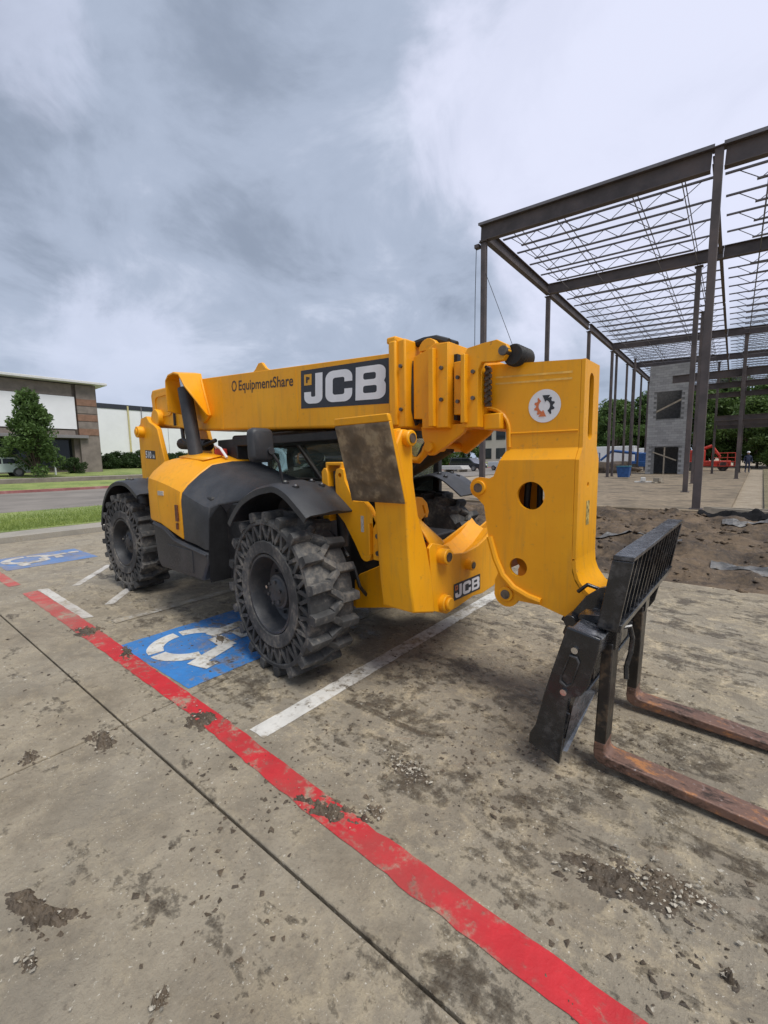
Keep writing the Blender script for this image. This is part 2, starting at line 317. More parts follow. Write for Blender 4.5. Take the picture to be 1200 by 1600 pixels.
def link(name, me, parent=None, bevel=0, seg=2):
    o = bpy.data.objects.new(name, me); COL.objects.link(o)
    if parent is not None: o.parent = parent
    if bevel:
        b = o.modifiers.new('bevel', 'BEVEL'); b.width = bevel; b.segments = seg; b.limit_method = 'ANGLE'; b.angle_limit = math.radians(40)
        b.harden_normals = False; b.use_clamp_overlap = True
    return o
def tag(o, label, cat, group=None, kind=None):
    if label: o['label'] = label
    if cat: o['category'] = cat
    if group: o['group'] = group
    if kind: o['kind'] = kind
    return o
def thing(name, label, cat, loc=(0,0,0), rz=0, group=None):
    o = bpy.data.objects.new(name, None); COL.objects.link(o); o.location = loc; o.rotation_euler = (0, 0, rz); o.empty_display_size = .3
    return tag(o, label, cat, group)
def struct(o): o['kind'] = 'structure'; return o
def dup(root, loc, rz=0, label=None):
    def cp(o, par):
        c = o.copy(); COL.objects.link(c)
        if par is not None: c.parent = par
        for ch in o.children: cp(ch, c)
        return c
    r = cp(root, None); r.location = loc; r.rotation_euler = (0, 0, rz)
    if label: r['label'] = label
    return r
def arc(cx, cz, r, a0, a1, n): return [(cx+r*math.cos(math.radians(a0+(a1-a0)*i/n)), cz+r*math.sin(math.radians(a0+(a1-a0)*i/n))) for i in range(n+1)]
def circ(cx, cz, r, n=24): return [(cx+r*math.cos(2*PI*i/n), cz+r*math.sin(2*PI*i/n)) for i in range(n)]
def rrect(x0, x1, z0, z1, r, n=5):
    return arc(x1-r, z1-r, r, 0, 90, n)+arc(x0+r, z1-r, r, 90, 180, n)+arc(x0+r, z0+r, r, 180, 270, n)+arc(x1-r, z0+r, r, 270, 360, n)
# ================================================================== GROUND
g = G(); nx = 60
X0, X1, Y0, Y1 = -420, 420, -420, 420
g.add([S(X0, Y0, -.09), S(X1, Y0, -.09), S(X1, Y1, -.09), S(X0, Y1, -.09)], [(0, 1, 2, 3)])
struct(g.build('ground', 'sand'))
# the car park: concrete slabs with recessed joints
lot = thing('car_park', None, None); struct(lot)
struct(tag(lot, None, None))
gj = G(); gj.add([S(-9.35, -16.2, -.03), S(22, -16.2, -.03), S(22, 3.4, -.03), S(-9.35, 3.4, -.03)], [(0, 1, 2, 3)]); gj.build('joint_filler', 'joint', lot)
xs = [-9.35, -4.75, -.25, 4.3, 8.9, 13.5, 18.1, 22]; ys = [-16.2, -11.6, -6.9, -2.16, 3.4]
for i in range(len(xs)-1):
    for j in range(len(ys)-1):
        e = .006
        a, b, c, d = xs[i]+e, xs[i+1]-e, ys[j]+e, ys[j+1]-e
        q = G(); q.hexa([S(a, c, -.06), S(b, c, -.06), S(b, d, -.06), S(a, d, -.06)], [S(a, c, 0), S(b, c, 0), S(b, d, 0), S(a, d, 0)])
        q.build('concrete_slab', 'conc', lot, bevel=.004, seg=1)
def sheet(pts, name, mat, z=.004, kind=True, rag=.0):
    L = []
    for i, p in enumerate(pts):
        q = pts[(i+1) % len(pts)]; n = max(1, int(math.hypot(q[0]-p[0], q[1]-p[1])/.06)) if rag else 1
        for k in range(n):
            t = k/n; x, y = p[0]+(q[0]-p[0])*t, p[1]+(q[1]-p[1])*t
            if rag: v = noise.noise_vector(Vector((x*9, y*9, 3.1))); w = noise.noise_vector(Vector((x*31, y*31, 1.7))); x += (v.x*.7+w.x*.5)*rag; y += (v.y*.7+w.y*.5)*rag
            L.append((x, y))
    tri = tessellate_polygon([[Vector((p[0], p[1], 0)) for p in L]]); g = G()
    g.add([S(p[0], p[1], z) for p in L], [tuple(t) for t in tri]); o = g.build(name, mat, None, smooth=None)
    for p in o.data.polygons:
        if p.normal.z < 0: p.flip()
    return struct(o) if kind else o
sheet([(-4.36, -1.80), (-2.2, -1.83), (0, -1.86), (1.15, -1.93), (2.1, -1.955), (5, -2.0), (9, -2.06), (9, -1.93), (5, -1.87), (2.5, -1.84), (1.2, -1.80), (.2, -1.745), (-2.6, -1.655), (-4.36, -1.64)], 'red_fire_lane_stripe', 'redp', .0035, rag=.012)
sheet([(-9.3, -1.85), (-4.9, -1.83), (-4.9, -1.70), (-9.3, -1.72)], 'red_fire_lane_stripe', 'redp', .0035, rag=.012)
for x in (.43, 5.9): sheet([(x, -1.72), (x+.14, -1.72), (x+.14, 3.1), (x, 3.1)], 'white_bay_stripe', 'whitep', .003, rag=.008)
sheet([(-4.42, -1.63), (-2.66, -1.66), (-2.62, -1.56), (-4.36, -1.53)], 'white_aisle_border', 'whitep', .003, rag=.008)
for k, (a, b) in enumerate((((-4.22, -1.26), (-5.2, -.5)), ((-2.95, -1.3), (-3.5, -.85)))):
    d = Vector((b[0]-a[0], b[1]-a[1])).normalized(); n = Vector((-d.y, d.x))*.05
    sheet([(a[0]-n.x, a[1]-n.y), (b[0]-n.x, b[1]-n.y), (b[0]+n.x, b[1]+n.y), (a[0]+n.x, a[1]+n.y)], 'white_hatch_stripe', 'whitep', .0035+.0004*k, rag=.01)
sheet([(-2.34, -1.5), (-2.2, -1.5), (-2.2, 3), (-2.34, 3)], 'white_bay_stripe', paint_mat('ghost white paint', (.5, .48, .43), .43), .006, rag=.012)
sheet([(-.35, -2.37), (-.30, -2.37), (-1.2, -2.37), (-2.9, -2.4), (-2.9, -2.42), (-.3, -2.40)], 'thin_white_line', paint_mat('thin white paint', (.55, .53, .48), .5), .004) if False else None
def access_symbol(x0, y0, w):
    zz = [.0055]
    def sheet_(L): zz[0] += .0004; sheet(L, 'access_symbol', 'whitep', zz[0], rag=.006)
    sheet([(x0, y0), (x0+w, y0), (x0+w, y0+w), (x0, y0+w)], 'blue_bay_square', 'bluep', .003, rag=.010)
    s = w/1.23
    def T(L): return [(x0+p[0]*s, y0+p[1]*s) for p in L]
    def band(a0, a1, r0, r1, cx=.48, cy=.42): return T(arc(cx, cy, r1, a0, a1, 14)+arc(cx, cy, r0, a1, a0, 14))
    for nm, L in (('a', band(98, 172, .232, .362)), ('b', band(180, 262, .232, .362)), ('c', band(270, 345, .232, .362))):
        sheet_(L)
    sheet_(T([(.385, .60), (.515, .62), (.475, 1.0), (.345, .98)]))       # back
    sheet_(T([(.53, .545), (.81, .525), (.82, .655), (.53, .675)]))       # thigh
    sheet_(T([(.845, .61), (.71, .57), (.85, .185), (1.06, .23), (1.035, .345), (.94, .32)]))   # shin and foot
    sheet_(T([(.52, .77), (.75, .75), (.75, .86), (.52, .88)]))       # arm
    sheet_(T(circ(.40, 1.10, .085, 16)))
access_symbol(-1.57, -1.70, 1.23); access_symbol(-7.35, -1.62, 1.25)
# churned mud beyond the car park, then the sandy building pad
def terrain(name, x0, x1, y0, y1, st, hf, mat):
    nx, ny = int((x1-x0)/st)+1, int((y1-y0)/st)+1; vs = []; fs = []
    for j in range(ny):
        for i in range(nx): x, y = x0+i*st, y0+j*st; vs.append(S(x, y, hf(x, y)))
    for j in range(ny-1):
        for i in range(nx-1): k = j*nx+i; fs.append((k, k+1, k+1+nx, k+nx))
    g = G(); g.v = [tuple(v) for v in vs]; g.f = fs
    me = bpy.data.meshes.new(name); me.from_pydata(g.v, [], g.f); me.polygons.foreach_set('use_smooth', [True]*len(fs)); me.materials.append(M[mat]); return struct(link(name, me))
def hbank(x, y):
    e = noise.noise(Vector((x*.5, 7.7, 0)))*.5
    a = min(1, max(0, (y-3.0-e)/.8)); b = min(1, max(0, (11.2+e-y)/1.4)); k = a*a*(3-2*a)*b*b*(3-2*b)
    n = noise.fractal(Vector((x*.55, y*.8, 0)), 1, 2, 6)*.14 + noise.fractal(Vector((x*2.4, y*3.2, 5)), 1, 2, 5)*.11+abs(noise.noise(Vector((x*.35, y*1.6, 9))))*.26
    return -.05+k*(.10+max(-.06, n)) + (.0 if k < .02 else max(0, noise.noise(Vector((x*5, y*5, 2))))*.09*k)
terrain('mud_bank', -14, 14, 2.9, 12.2, .075, hbank, 'bank')
g = G(); g.hexa([S(-13, 12.15, -.08), S(2.6, 12.15, -.08), S(4.6, 75, -.08), S(-13, 75, -.08)], [S(-13, 12.15, .03), S(2.6, 12.15, .03), S(4.6, 75, .03), S(-13, 75, .03)])
struct(g.build('building_slab', plain('dusty floor slab', (.27, .21, .14), .9, var=.55, scale=.8, dirt=(.10, .07, .044), dirt_amt=.95, bs=.3, fine=6), bevel=.02))
g = G(); g.add([S(3.4, 13.5, .0), S(60, 13.5, .0), S(60, 60, .0), S(5.2, 60, .0)], [(0, 1, 2, 3)]); struct(g.build('rough_grass', grass_ground('trampled grass', (.10, .09, .04), (.24, .19, .11))))
rg_ = np.random.default_rng(77); vs = []; fs = []; base = [(0, 0, 1), (.9, 0, .2), (.1, .95, .1), (-.85, .2, .15), (-.1, -.9, .2), (0, 0, -.5)]; bf = [(0, 1, 2), (0, 2, 3), (0, 3, 4), (0, 4, 1), (5, 2, 1), (5, 3, 2), (5, 4, 3), (5, 1, 4)]
for i in range(5200):
    x, y = rg_.uniform(-3, 9), rg_.uniform(3.1, 11.4); r = .012+.075*rg_.random()**3.2; a = rg_.uniform(0, 6.3); c, s_ = math.cos(a)*r, math.sin(a)*r; o = len(vs)
    if noise.noise(Vector((x*.9, y*1.4, 3))) < rg_.uniform(-.5, .3): continue
    for px, py, pz in base: px += rg_.normal(0, .2); py += rg_.normal(0, .2); vs.append(S(x+c*px-s_*py, y+s_*px+c*py, hbank(x, y)+pz*r*.7))
    fs += [tuple(q+o for q in t) for t in bf]
me = bpy.data.meshes.new('mud_lumps'); me.from_pydata(vs, [], fs); me.polygons.foreach_set('use_smooth', [True]*len(fs)); me.materials.append(M['bank']); tag(link('mud_lumps', me), None, None, kind='stuff')
# left: kerb, lawn strip, road, red kerb, rising lawn
def strip(name, x0, x1, z0, z1, mat, y0=-70, y1=90, zb=None):
    g = G(); zb = -.1
    g.hexa([S(x0, y0, zb), S(x1, y0, zb), S(x1, y1, zb), S(x0, y1, zb)], [S(x0, y0, z0), S(x1, y0, z1), S(x1, y1, z1), S(x0, y1, z0)]); return struct(g.build(name, mat))
strip('kerb', -10.35, -9.36, .12, .12, 'kerb', -70, 14)
strip('lawn_strip', -17.2, -10.36, .02, .13, 'grass', -70, 14); strip('road', -32.0, -17.21, .0, .0, 'road'); strip('red_kerb', -32.5, -32.01, .16, .16, 'kerbred')
strip('lawn_verge', -37, -32.51, .45, .16, 'grass'); strip('low_retaining_wall', -37.4, -37.01, .75, .75, 'taupe'); strip('footpath', -39.2, -37.41, .76, .74, 'kerb'); strip('lawn', -75, -39.21, 2.2, .80, 'grass')
# grass blades on the near lawn strip
vs = []; fs = []
for i in range(30000):
    x = -10.5-abs(RNG.normal())*2.6
    if x < -17: continue
    y = RNG.uniform(-7, 4.5); z = .13-(-10.36-x)*.016; a = RNG.uniform(0, 2*PI); h = RNG.uniform(.03, .095); w = .008
    dx, dy = math.cos(a)*w, math.sin(a)*w; lx, ly = RNG.normal(0, .04, 2); k = len(vs)
    vs += [S(x-dx, y-dy, z-.01), S(x+dx, y+dy, z-.01), S(x+lx, y+ly, z+h)]; fs.append((k, k+1, k+2))
me = bpy.data.meshes.new('grass_blades'); me.from_pydata(vs, [], fs); me.materials.append(leaf_mat('grass blade', (.13, .20, .035), (.34, .40, .11)))
tag(link('grass_blades', me), None, None, kind='stuff')
# ------------------------------------------------------------------ mud lumps, crumbs, gravel
def clod_mesh(rx, ry, h, seed, n=3):
    st = max(.004, min(rx, ry)/20); X, Y = rx*1.5, ry*1.5; nx, ny = int(2*X/st)+1, int(2*Y/st)+1; vs = []; bs = []; fs = []
    for j in range(ny):
        for i in range(nx):
            x, y = -X+i*st, -Y+j*st; r = math.hypot(x/rx, y/ry); q = Vector((x/rx*1.3, y/ry*1.3, seed))
            b = .80-r+.75*noise.fractal(q*1.7, 1, 2, 6)+.30*noise.noise(Vector((x*55, y*55, seed)))+.2*noise.noise(Vector((x*130, y*130, seed)))
            lump = .15+1.3*abs(noise.noise(Vector((x*30, y*30, seed))))+.9*abs(noise.noise(Vector((x*80, y*80, seed+3))))
            vs.append((x, y, -.0065+(h*1.15*min(1, max(0, b)*1.5)*lump+.0035*min(1, max(0, b)*4) if b > 0 else 0))); bs.append(b)
    for j in range(ny-1):
        for i in range(nx-1):
            k = (j*nx+i, j*nx+i+1, (j+1)*nx+i+1, (j+1)*nx+i)
            if max(bs[q] for q in k) > 0: fs.append(k)
    used = sorted({q for f in fs for q in f}); mp = {q: i for i, q in enumerate(used)}
    me = bpy.data.meshes.new('mud_clod'); me.from_pydata([vs[q] for q in used], [], [tuple(mp[q] for q in f) for f in fs]); me.polygons.foreach_set('use_smooth', [True]*len(fs)); me.materials.append(M['clod']); return me
CL = [(.11, -1.84, .15, .09, .022, 'flat grey mud patch across the red stripe, nearest the white bay stripe'),
 (1.25, -1.86, .17, .055, .03, 'dark wet mud lump smeared over the red stripe near the middle of the picture'),
 (.78, -2.82, .16, .06, .022, 'long brown mud slab with ridged top at the lower left of the picture'),
 (1.36, -2.67, .030, .024, .03, 'small round dark mud lump at the bottom, right of the long mud slab'),
 (.93, -2.89, .036, .017, .02, 'small oval mud lump just below the long brown mud slab'),
 (-.17, -2.31, .12, .06, .022, 'crumbly mud patch where the two slab joints cross'),
 (-.33, -2.61, .075, .04, .022, 'brown mud lump at the left edge, left of the crossing joints'),
 (2.70, -1.56, .022, .026, .03, 'small black mud lump at the lower right, beyond the red stripe'),
 (2.36, -1.43, .24, .10, .016, 'wide wet gravelly mud patch on the concrete right of the red stripe'),
 (2.52, -1.33, .13, .06, .018, 'dark wet mud strip right of the wide gravelly mud patch'),
 (-.95, -1.08, .13, .055, .025, 'brown mud lump lying on the painted wheelchair symbol'),
 (-1.36, -1.72, .15, .05, .022, 'mud lump where the blue square meets the red stripe'),
 (-2.2, -1.74, .18, .11, .022, 'broad grey mud patch over the red stripe near the white aisle border'),
 (1.40, -1.42, .09, .05, .012, 'thin mud smear with white gravel beside the white bay stripe'),
 (2.84, -1.36, .05, .05, .02, 'dark mud lump at the right edge below the fork'),
 (1.43, -1.74, .05, .035, .022, 'mud lump touching the red stripe, right of the wet smear')]
for i, (x, y, rx, ry, h, lab) in enumerate(CL):
    o = link('mud_clod', clod_mesh(rx, ry, h, i*3.7)); o.location = S(x, y, .006); o.rotation_euler = (0, 0, SITE+(.35 if i in (2, 4) else RNG.uniform(-.3, .3)))
    tag(o, lab, 'mud lump', 'mud lumps dropped on the concrete')
def scatter(name, n, mat, rmin, rmax, seed, flat=.5):
    rg = np.random.default_rng(seed); vs = []; fs = []
    base = [(0, 0, 1), (.9, 0, .1), (.1, .95, 0), (-.85, .2, .05), (-.1, -.9, .1), (0, 0, -.3)]; bf = [(0, 1, 2), (0, 2, 3), (0, 3, 4), (0, 4, 1), (5, 2, 1), (5, 3, 2), (5, 4, 3), (5, 1, 4)]
    k = 0
    while k < n:
        on = name == 'pale_gravel' and rg.random() < .4
        if on: c_ = CL[rg.integers(0, len(CL))] if rg.random() < .5 else CL[(8, 9, 13)[rg.integers(0, 3)]]; x, y = c_[0]+rg.normal(0, c_[2]*.7), c_[1]+rg.normal(0, c_[3]*.8)
        elif rg.random() < .75: x, y = rg.normal(1.6, 1.7), rg.normal(-1.3, 1.0)
        else: x, y = rg.uniform(-7, 8), rg.uniform(-3.2, 3)
        if y > 3 or not on and noise.noise(Vector((x*1.3, y*1.3, seed)))+.35*noise.noise(Vector((x*4, y*4, seed))) < rg.uniform(-.35, .55): continue
        r = rmin+(rmax-rmin)*rg.random()**4; a = rg.uniform(0, 2*PI); c, s_ = math.cos(a)*r, math.sin(a)*r; el = rg.uniform(.6, 1.3); o = len(vs)
        for px, py, pz in base:
            px += rg.normal(0, .34); py = (py+rg.normal(0, .34))*el; pz *= rg.uniform(.4, 1.3); vs.append(S(x+c*px-s_*py, y+s_*px+c*py, (.014 if on else .003)+pz*r*flat))
        fs += [tuple(i+o for i in t) for t in bf]; k += 1
    me = bpy.data.meshes.new(name); me.from_pydata(vs, [], fs); me.materials.append(M[mat]); return tag(link(name, me), None, None, kind='stuff')
scatter('mud_crumbs', 5200, 'clod', .002, .015, 5, .5); scatter('pale_gravel', 1700, 'peb', .0015, .010, 9, .6)
# ================================================================== TELEHANDLER
TH = thing('telehandler', 'yellow telescopic handler with black fenders and rusty forks parked on the painted bays', 'telehandler')
# ---- wheels
WR, WW = .628, .37
def wheel_meshes():
    t = G(); t.lathe([(.30, .03), (.315, .004), (.40, 0), (.405, .004), (.408, .04), (.522, .04), (.525, .004), (.53, 0), (.556, .003), (.568, .03), (.568, WW-.03), (.556, WW), (.30, WW)], 96, closed=True)
    N = 25
    for k in range(N):                       # the triangular air cells in the sidewall
        for sgn in (1, -1):
            a0 = 2*PI*(k+.5)/N; a1 = a0+sgn*PI/N*.86; d = .0135
            p0 = Vector((.402*math.cos(a0), 0, .402*math.sin(a0))); p1 = Vector((.532*math.cos(a1), 0, .532*math.sin(a1))); u = (p1-p0).normalized(); n = Vector((-u.z, 0, u.x))*d
            b = [p0-n, p1-n, p1+n, p0+n]; t.hexa([q+Vector((0, .045, 0)) for q in b], [q+Vector((0, .006, 0)) for q in b])
    NL = 19
    for side in (0, 1):
        for k in range(NL):
            a = 2*PI*(k+.5*side)/NL+.02*math.sin(k*7.1)
            for st in (((-.008, 0, .060, .047, -.006), (.15, .012, .066, .052, 0)), ((.146, .035, .062, .049, -.003), (.232, .14, .052, .040, -.004))):
                rings = []
                for y, da, wb, wt, dr in st:
                    yy = y if side == 0 else WW-y; aa = a+da; rr = WR+dr+.003*math.sin(k*3.3+y*20)
                    def P(ang, r): return (r*math.cos(ang), yy, r*math.sin(ang))
                    rings.append([P(aa-wb, .553), P(aa-wb*.96, .59), P(aa-wt, rr-.006), P(aa-wt+.008, rr), P(aa, rr+.002), P(aa+wt-.008, rr), P(aa+wt, rr-.006), P(aa+wb*.96, .59), P(aa+wb, .553)])
                t.loft(rings)
    tyre = t.mesh('tyre', 30); tyre.materials.append(M['rub'])
    r = G(); r.lathe([(.302, .035), (.302, .012), (.285, .01), (.277, .03), (.270, .12), (.255, .17), (.235, .185), (.15, .20), (0, .20)], 64)
    r.lathe([(.30, .08), (.30, WW-.02), (.15, WW-.04), (0, WW-.04)], 40)
    for k in range(10): a = 2*PI*k/10; r.cyl((.205*math.cos(a), .19, .205*math.sin(a)), (.205*math.cos(a), .165, .205*math.sin(a)), .013, 6)
    rim = r.mesh('wheel', 35); rim.materials.append(M['rim'])
    h = G(); h.lathe([(0, .062), (.085, .062), (.10, .07), (.112, .085), (.13, .09), (.135, .11), (.14, .20)], 32)
    for k in range(6): a = 2*PI*k/6+.3; h.cyl((.085*math.cos(a), .065, .085*math.sin(a)), (.085*math.cos(a), .052, .085*math.sin(a)), .014, 6)
    hub = h.mesh('hub', 35); hub.materials.append(M['rim'])
    p = G(); p.cyl((-.09, .07, .03), (-.09, .045, .03), .013, 8); plug = p.mesh('plug', 35); plug.materials.append(M['chrome'])
    return tyre, rim, hub, plug
tyre, rim, hub, plug = wheel_meshes()
for (x, y, rz, spin) in ((.0, -1.2, -.078, .1), (-3.38, -1.08, .06, .75), (.0, 1.16, PI-.078, 2.2), (-3.38, 1.08, PI+.06, 1.3)):
    w = link('wheel', rim, TH); w.location = (x, y, .622); w.rotation_euler = (0, 0, rz)
    t = link('tyre', tyre, w); t.rotation_euler = (0, spin, 0); link('hub', hub, w); link('plug', plug, w)
# ---- fenders
def fender(path, y0, y1, cxx):
    q = []
    for i in range(len(path)-1):
        p0, p1, p2, p3 = (np.array(path[min(max(j, 0), len(path)-1)]) for j in (i-1, i, i+1, i+2))
        for t in (0, .25, .5, .75): q.append(tuple(.5*((2*p1)+(-p0+p2)*t+(2*p0-5*p1+4*p2-p3)*t*t+(-p0+3*p1-3*p2+p3)*t**3)))
    path = q+[path[-1]]
    g = G(); sg = 1 if y1 > y0 else -1; rings = []; n = len(path)
    for i, (x, z) in enumerate(path):
        a, b = path[max(0, i-1)], path[min(n-1, i+1)]; d = Vector((b[0]-a[0], b[1]-a[1])).normalized(); nn = Vector((-d.y, d.x))
        if nn.y < 0: nn = -nn
        if i == 0 and nn.x > 0 and False: nn = -nn
        def P(y, o): return (x+nn.x*o, y, z+nn.y*o)
        rings.append([P(y0, -.055), P(y0, -.012), P(y0+sg*.03, .006), P(y0+sg*.15, .012), P(y0+sg*.20, .024), P(y0+sg*.27, .024), P(y0+sg*.31, .01), P(y1, .0), P(y1, -.012), P(y0+sg*.03, -.008), P(y0+sg*.012, -.018), P(y0+sg*.012, -.055)])
    g.loft(rings); o = g.build('fender', 'blk', TH, smooth=50)
    b = G(); bb = G()
    k = int(n*.62)
    for dx, dy in ((0, .1), (.09, .12), (0, .34), (.09, .36)):
        x, z = path[k]; x += dx; z2 = np.interp(x, [p[0] for p in path], [p[1] for p in path]); b.cyl((x, y0+sg*dy, z2+.004), (x, y0+sg*dy, z2+.017), .026, 14); bb.cyl((x, y0+sg*dy, z2+.016), (x, y0+sg*dy, z2+.028), .012, 6)
    b.build('fender_washer', 'seat', o); bb.build('fender_bolt', 'chrome', o)
FP = [(-.50, 1.13), (-.43, 1.21), (-.29, 1.325), (-.10, 1.405), (.06, 1.438), (.17, 1.445), (.30, 1.40), (.42, 1.32), (.52, 1.245)]
RP = [(-4.1, .80), (-4.02, 1.0), (-3.9, 1.16), (-3.72, 1.30), (-3.5, 1.385), (-3.25, 1.41), (-3.05, 1.40), (-2.88, 1.345), (-2.7, 1.26)]
fender(FP, -1.215, -.74, 0); fender(FP, 1.18, .70, 0); fender(RP, -1.10, -.62, -3.3); fender(RP, 1.10, .62, -3.3)
# ---- chassis mass and axles (dark)
g = G(); g.box(-3.7, .72, -.42, .30, .50, .98); g.box(-1.55, -.55, -.98, -.42, .55, 1.25); g.box(-2.1, -1.0, -1.08, -.5, .62, 1.30); g.box(-.55, .1, -.75, -.4, .7, 1.25); g.box(-1.9, -.3, .3, 1.1, .5, .85)
g.build('chassis_frame', 'dark', TH, bevel=.015)
for x in (0, -3.38):
    g = G(); g.cyl((x, -1.0, .622), (x, 1.0, .622), .085, 20); g.cyl((x, -.99, .622), (x, -.7, .622), .15, 20); g.cyl((x, .7, .622), (x, .99, .622), .15, 20); g.cyl((x-.22, .0, .622), (x+.24, 0, .622), .19, 20); g.build('axle', 'dark', TH)
g = G(); g.tube([(-.3, -.62, 1.0), (.0, -.66, 1.08), (.2, -.70, 1.02), (.34, -.68, .86)], .018); g.tube([(-.2, -.58, .9), (.12, -.70, .95), (.3, -.66, .75)], .016); g.tube([(.42, -.70, .8), (.5, -.72, .66), (.46, -.6, .55)], .014); g.build('hydraulic_hose', 'hose', TH)
# ---- engine cover
def sec(x, L, inner=-.32): return [(x, inner, L[0][1])]+[(x, y, z) for y, z in L]+[(x, inner, L[-1][1])]
Y1 = [(-.6, 1.70), (-.90, 1.645), (-.98, 1.62), (-1.10, 1.52), (-1.155, 1.45), (-1.165, 1.36), (-1.155, 1.0)]
yel = [sec(-2.28, [(-.6, 1.62), (-.88, 1.58), (-.96, 1.55), (-1.06, 1.47), (-1.10, 1.40), (-1.11, 1.34), (-1.10, 1.06)]), sec(-2.235, [(-.6, 1.70), (-.90, 1.64), (-.98, 1.61), (-1.09, 1.515), (-1.135, 1.45), (-1.145, 1.36), (-1.14, 1.02)]), sec(-2.17, [(y, z+.012) for y, z in Y1]),
 sec(-1.95, [(-.6, 1.715), (-.88, 1.655), (-.97, 1.62), (-1.10, 1.51), (-1.155, 1.435), (-1.165, 1.35), (-1.155, .99)]), sec(-1.7, [(-.6, 1.69), (-.86, 1.635), (-.965, 1.57), (-1.09, 1.465), (-1.15, 1.39), (-1.163, 1.30), (-1.155, .93)]), sec(-1.45, [(-.6, 1.63), (-.82, 1.595), (-.95, 1.51), (-1.08, 1.405), (-1.145, 1.335), (-1.16, 1.26), (-1.155, .875)])]
g = G(); g.loft(yel); hood = g.build('engine_cover', 'yel', TH, bevel=.012, smooth=24)
g = G(); g.add([(-2.08, -.62, 1.724), (-2.08, -.86, 1.674), (-1.60, -.83, 1.631), (-1.60, -.62, 1.675)], [(0, 1, 2, 3)]); o = g.build('cover_panel', 'yel', hood); md = o.modifiers.new('s', 'SOLIDIFY'); md.thickness = .012
bl = [sec(-1.443, [(-.6, 1.625), (-.82, 1.59), (-.95, 1.505), (-1.08, 1.40), (-1.14, 1.33), (-1.155, 1.255), (-1.15, .87)]), sec(-1.2, [(-.6, 1.565), (-.80, 1.545), (-.94, 1.455), (-1.07, 1.335), (-1.14, 1.265), (-1.155, 1.19), (-1.15, .85)]),
 sec(-1.02, [(-.6, 1.515), (-.78, 1.50), (-.92, 1.41), (-1.05, 1.295), (-1.135, 1.22), (-1.15, 1.14), (-1.15, .82)]), sec(-.97, [(-.6, 1.50), (-.77, 1.487), (-.91, 1.40), (-1.035, 1.285), (-1.115, 1.21), (-1.13, 1.13), (-1.13, .82)]), sec(-.945, [(-.6, 1.495), (-.765, 1.482), (-.905, 1.395), (-1.025, 1.28), (-1.05, 1.235), (-1.0, 1.17), (-.92, .95)]), sec(-.74, [(-.6, 1.45), (-.74, 1.435), (-.85, 1.385), (-.935, 1.315), (-.955, 1.27), (-.92, 1.22), (-.84, 1.10)]), sec(-.5, [(-.6, 1.405), (-.68, 1.40), (-.76, 1.375), (-.825, 1.33), (-.845, 1.29), (-.83, 1.25), (-.76, 1.16)]), sec(-.2, [(-.58, 1.36), (-.64, 1.355), (-.70, 1.34), (-.75, 1.31), (-.765, 1.28), (-.75, 1.25), (-.70, 1.18)])]
g = G(); g.loft(bl); g.build('cover_side_panel', 'blk', TH, bevel=.008, smooth=28)
g = G(); g.prism([(-2.13, 1.01), (-1.82, .965), (-1.62, .875), (-1.4, .845), (-.95, .80), (-.96, .72), (-1.08, .53), (-1.99, .53), (-2.06, .6)], 1, -1.168, -.5); tray = g.build('battery_box', 'blk', TH, bevel=.02)
g = G(); g.prism([(-1.165, .545), (-1.165, .80), (-1.14, 1.12), (-1.04, 1.235), (-.5, 1.26), (-.5, .545)], 0, -.938, -.92); g.build('arch_shade_plate', plain('black arch shade', (.012, .012, .013), .85, var=.3, spec=.2), TH)  # added black plate, paints in the shade of the recess behind the wheel
g = G(); g.box(-1.78, -1.24, -1.174, -1.16, .58, .80); g.build('box_lid', 'blk', tray, bevel=.005); g = G(); g.tube([(-2.1, -1.17, .985), (-1.81, -1.172, .945), (-1.61, -1.172, .855), (-1.4, -1.172, .828), (-.97, -1.172, .783)], .012, 6); g.build('trim_strip', 'blk', tray)
g = G(); g.box(-1.93, -1.80, -1.172, -1.16, 1.29, 1.335); g.build('maker_badge', 'label', hood)
g = G(); g.box(-1.555, -1.50, -1.172, -1.158, 1.05, 1.21); g.box(-1.555, -1.52, -1.171, -1.158, .97, 1.03); g.build('warning_label', plain('warning label', (.16, .05, .02), .5, var=.7, scale=70), hood)
# ---- rear pivot plates
PV = [(-3.76, 1.30), (-3.78, 2.12), (-3.70, 2.15), (-3.66, 2.22), (-3.46, 2.24), (-3.38, 2.16), (-3.24, 2.11), (-3.15, 2.06), (-2.98, 1.62), (-2.92, 1.2)]
g = G(); g.prism(PV, 1, -.64, -.58); pv = g.build('pivot_plate', 'yel', TH, bevel=.01); g = G(); g.cyl((-3.62, -.58, 2.04), (-3.62, -.72, 2.04), .075, 20); g.cyl((-3.62, -.72, 2.04), (-3.62, -.735, 2.04), .045, 16); g.build('pivot_boss', 'yel', pv, bevel=.008)
g = G(); g.prism(PV, 1, .02, .08); g.build('pivot_plate', 'yel', TH, bevel=.01)
g = G(); g.box(-4.0, -3.0, -.95, .95, .55, 1.25); g.build('counterweight', 'dark', TH, bevel=.06)
g = G(); g.box(-3.5, -2.1, -.56, .0, 1.2, 1.52); g.cyl((-2.9, -.45, 1.86), (-2.2, -.45, 1.82), .07, 14); g.tube([(-2.75, -.5, 2.05), (-2.6, -.56, 1.9), (-2.3, -.55, 1.78), (-1.9, -.52, 1.86)], .025); g.build('engine_block', 'dark', TH, bevel=.01)
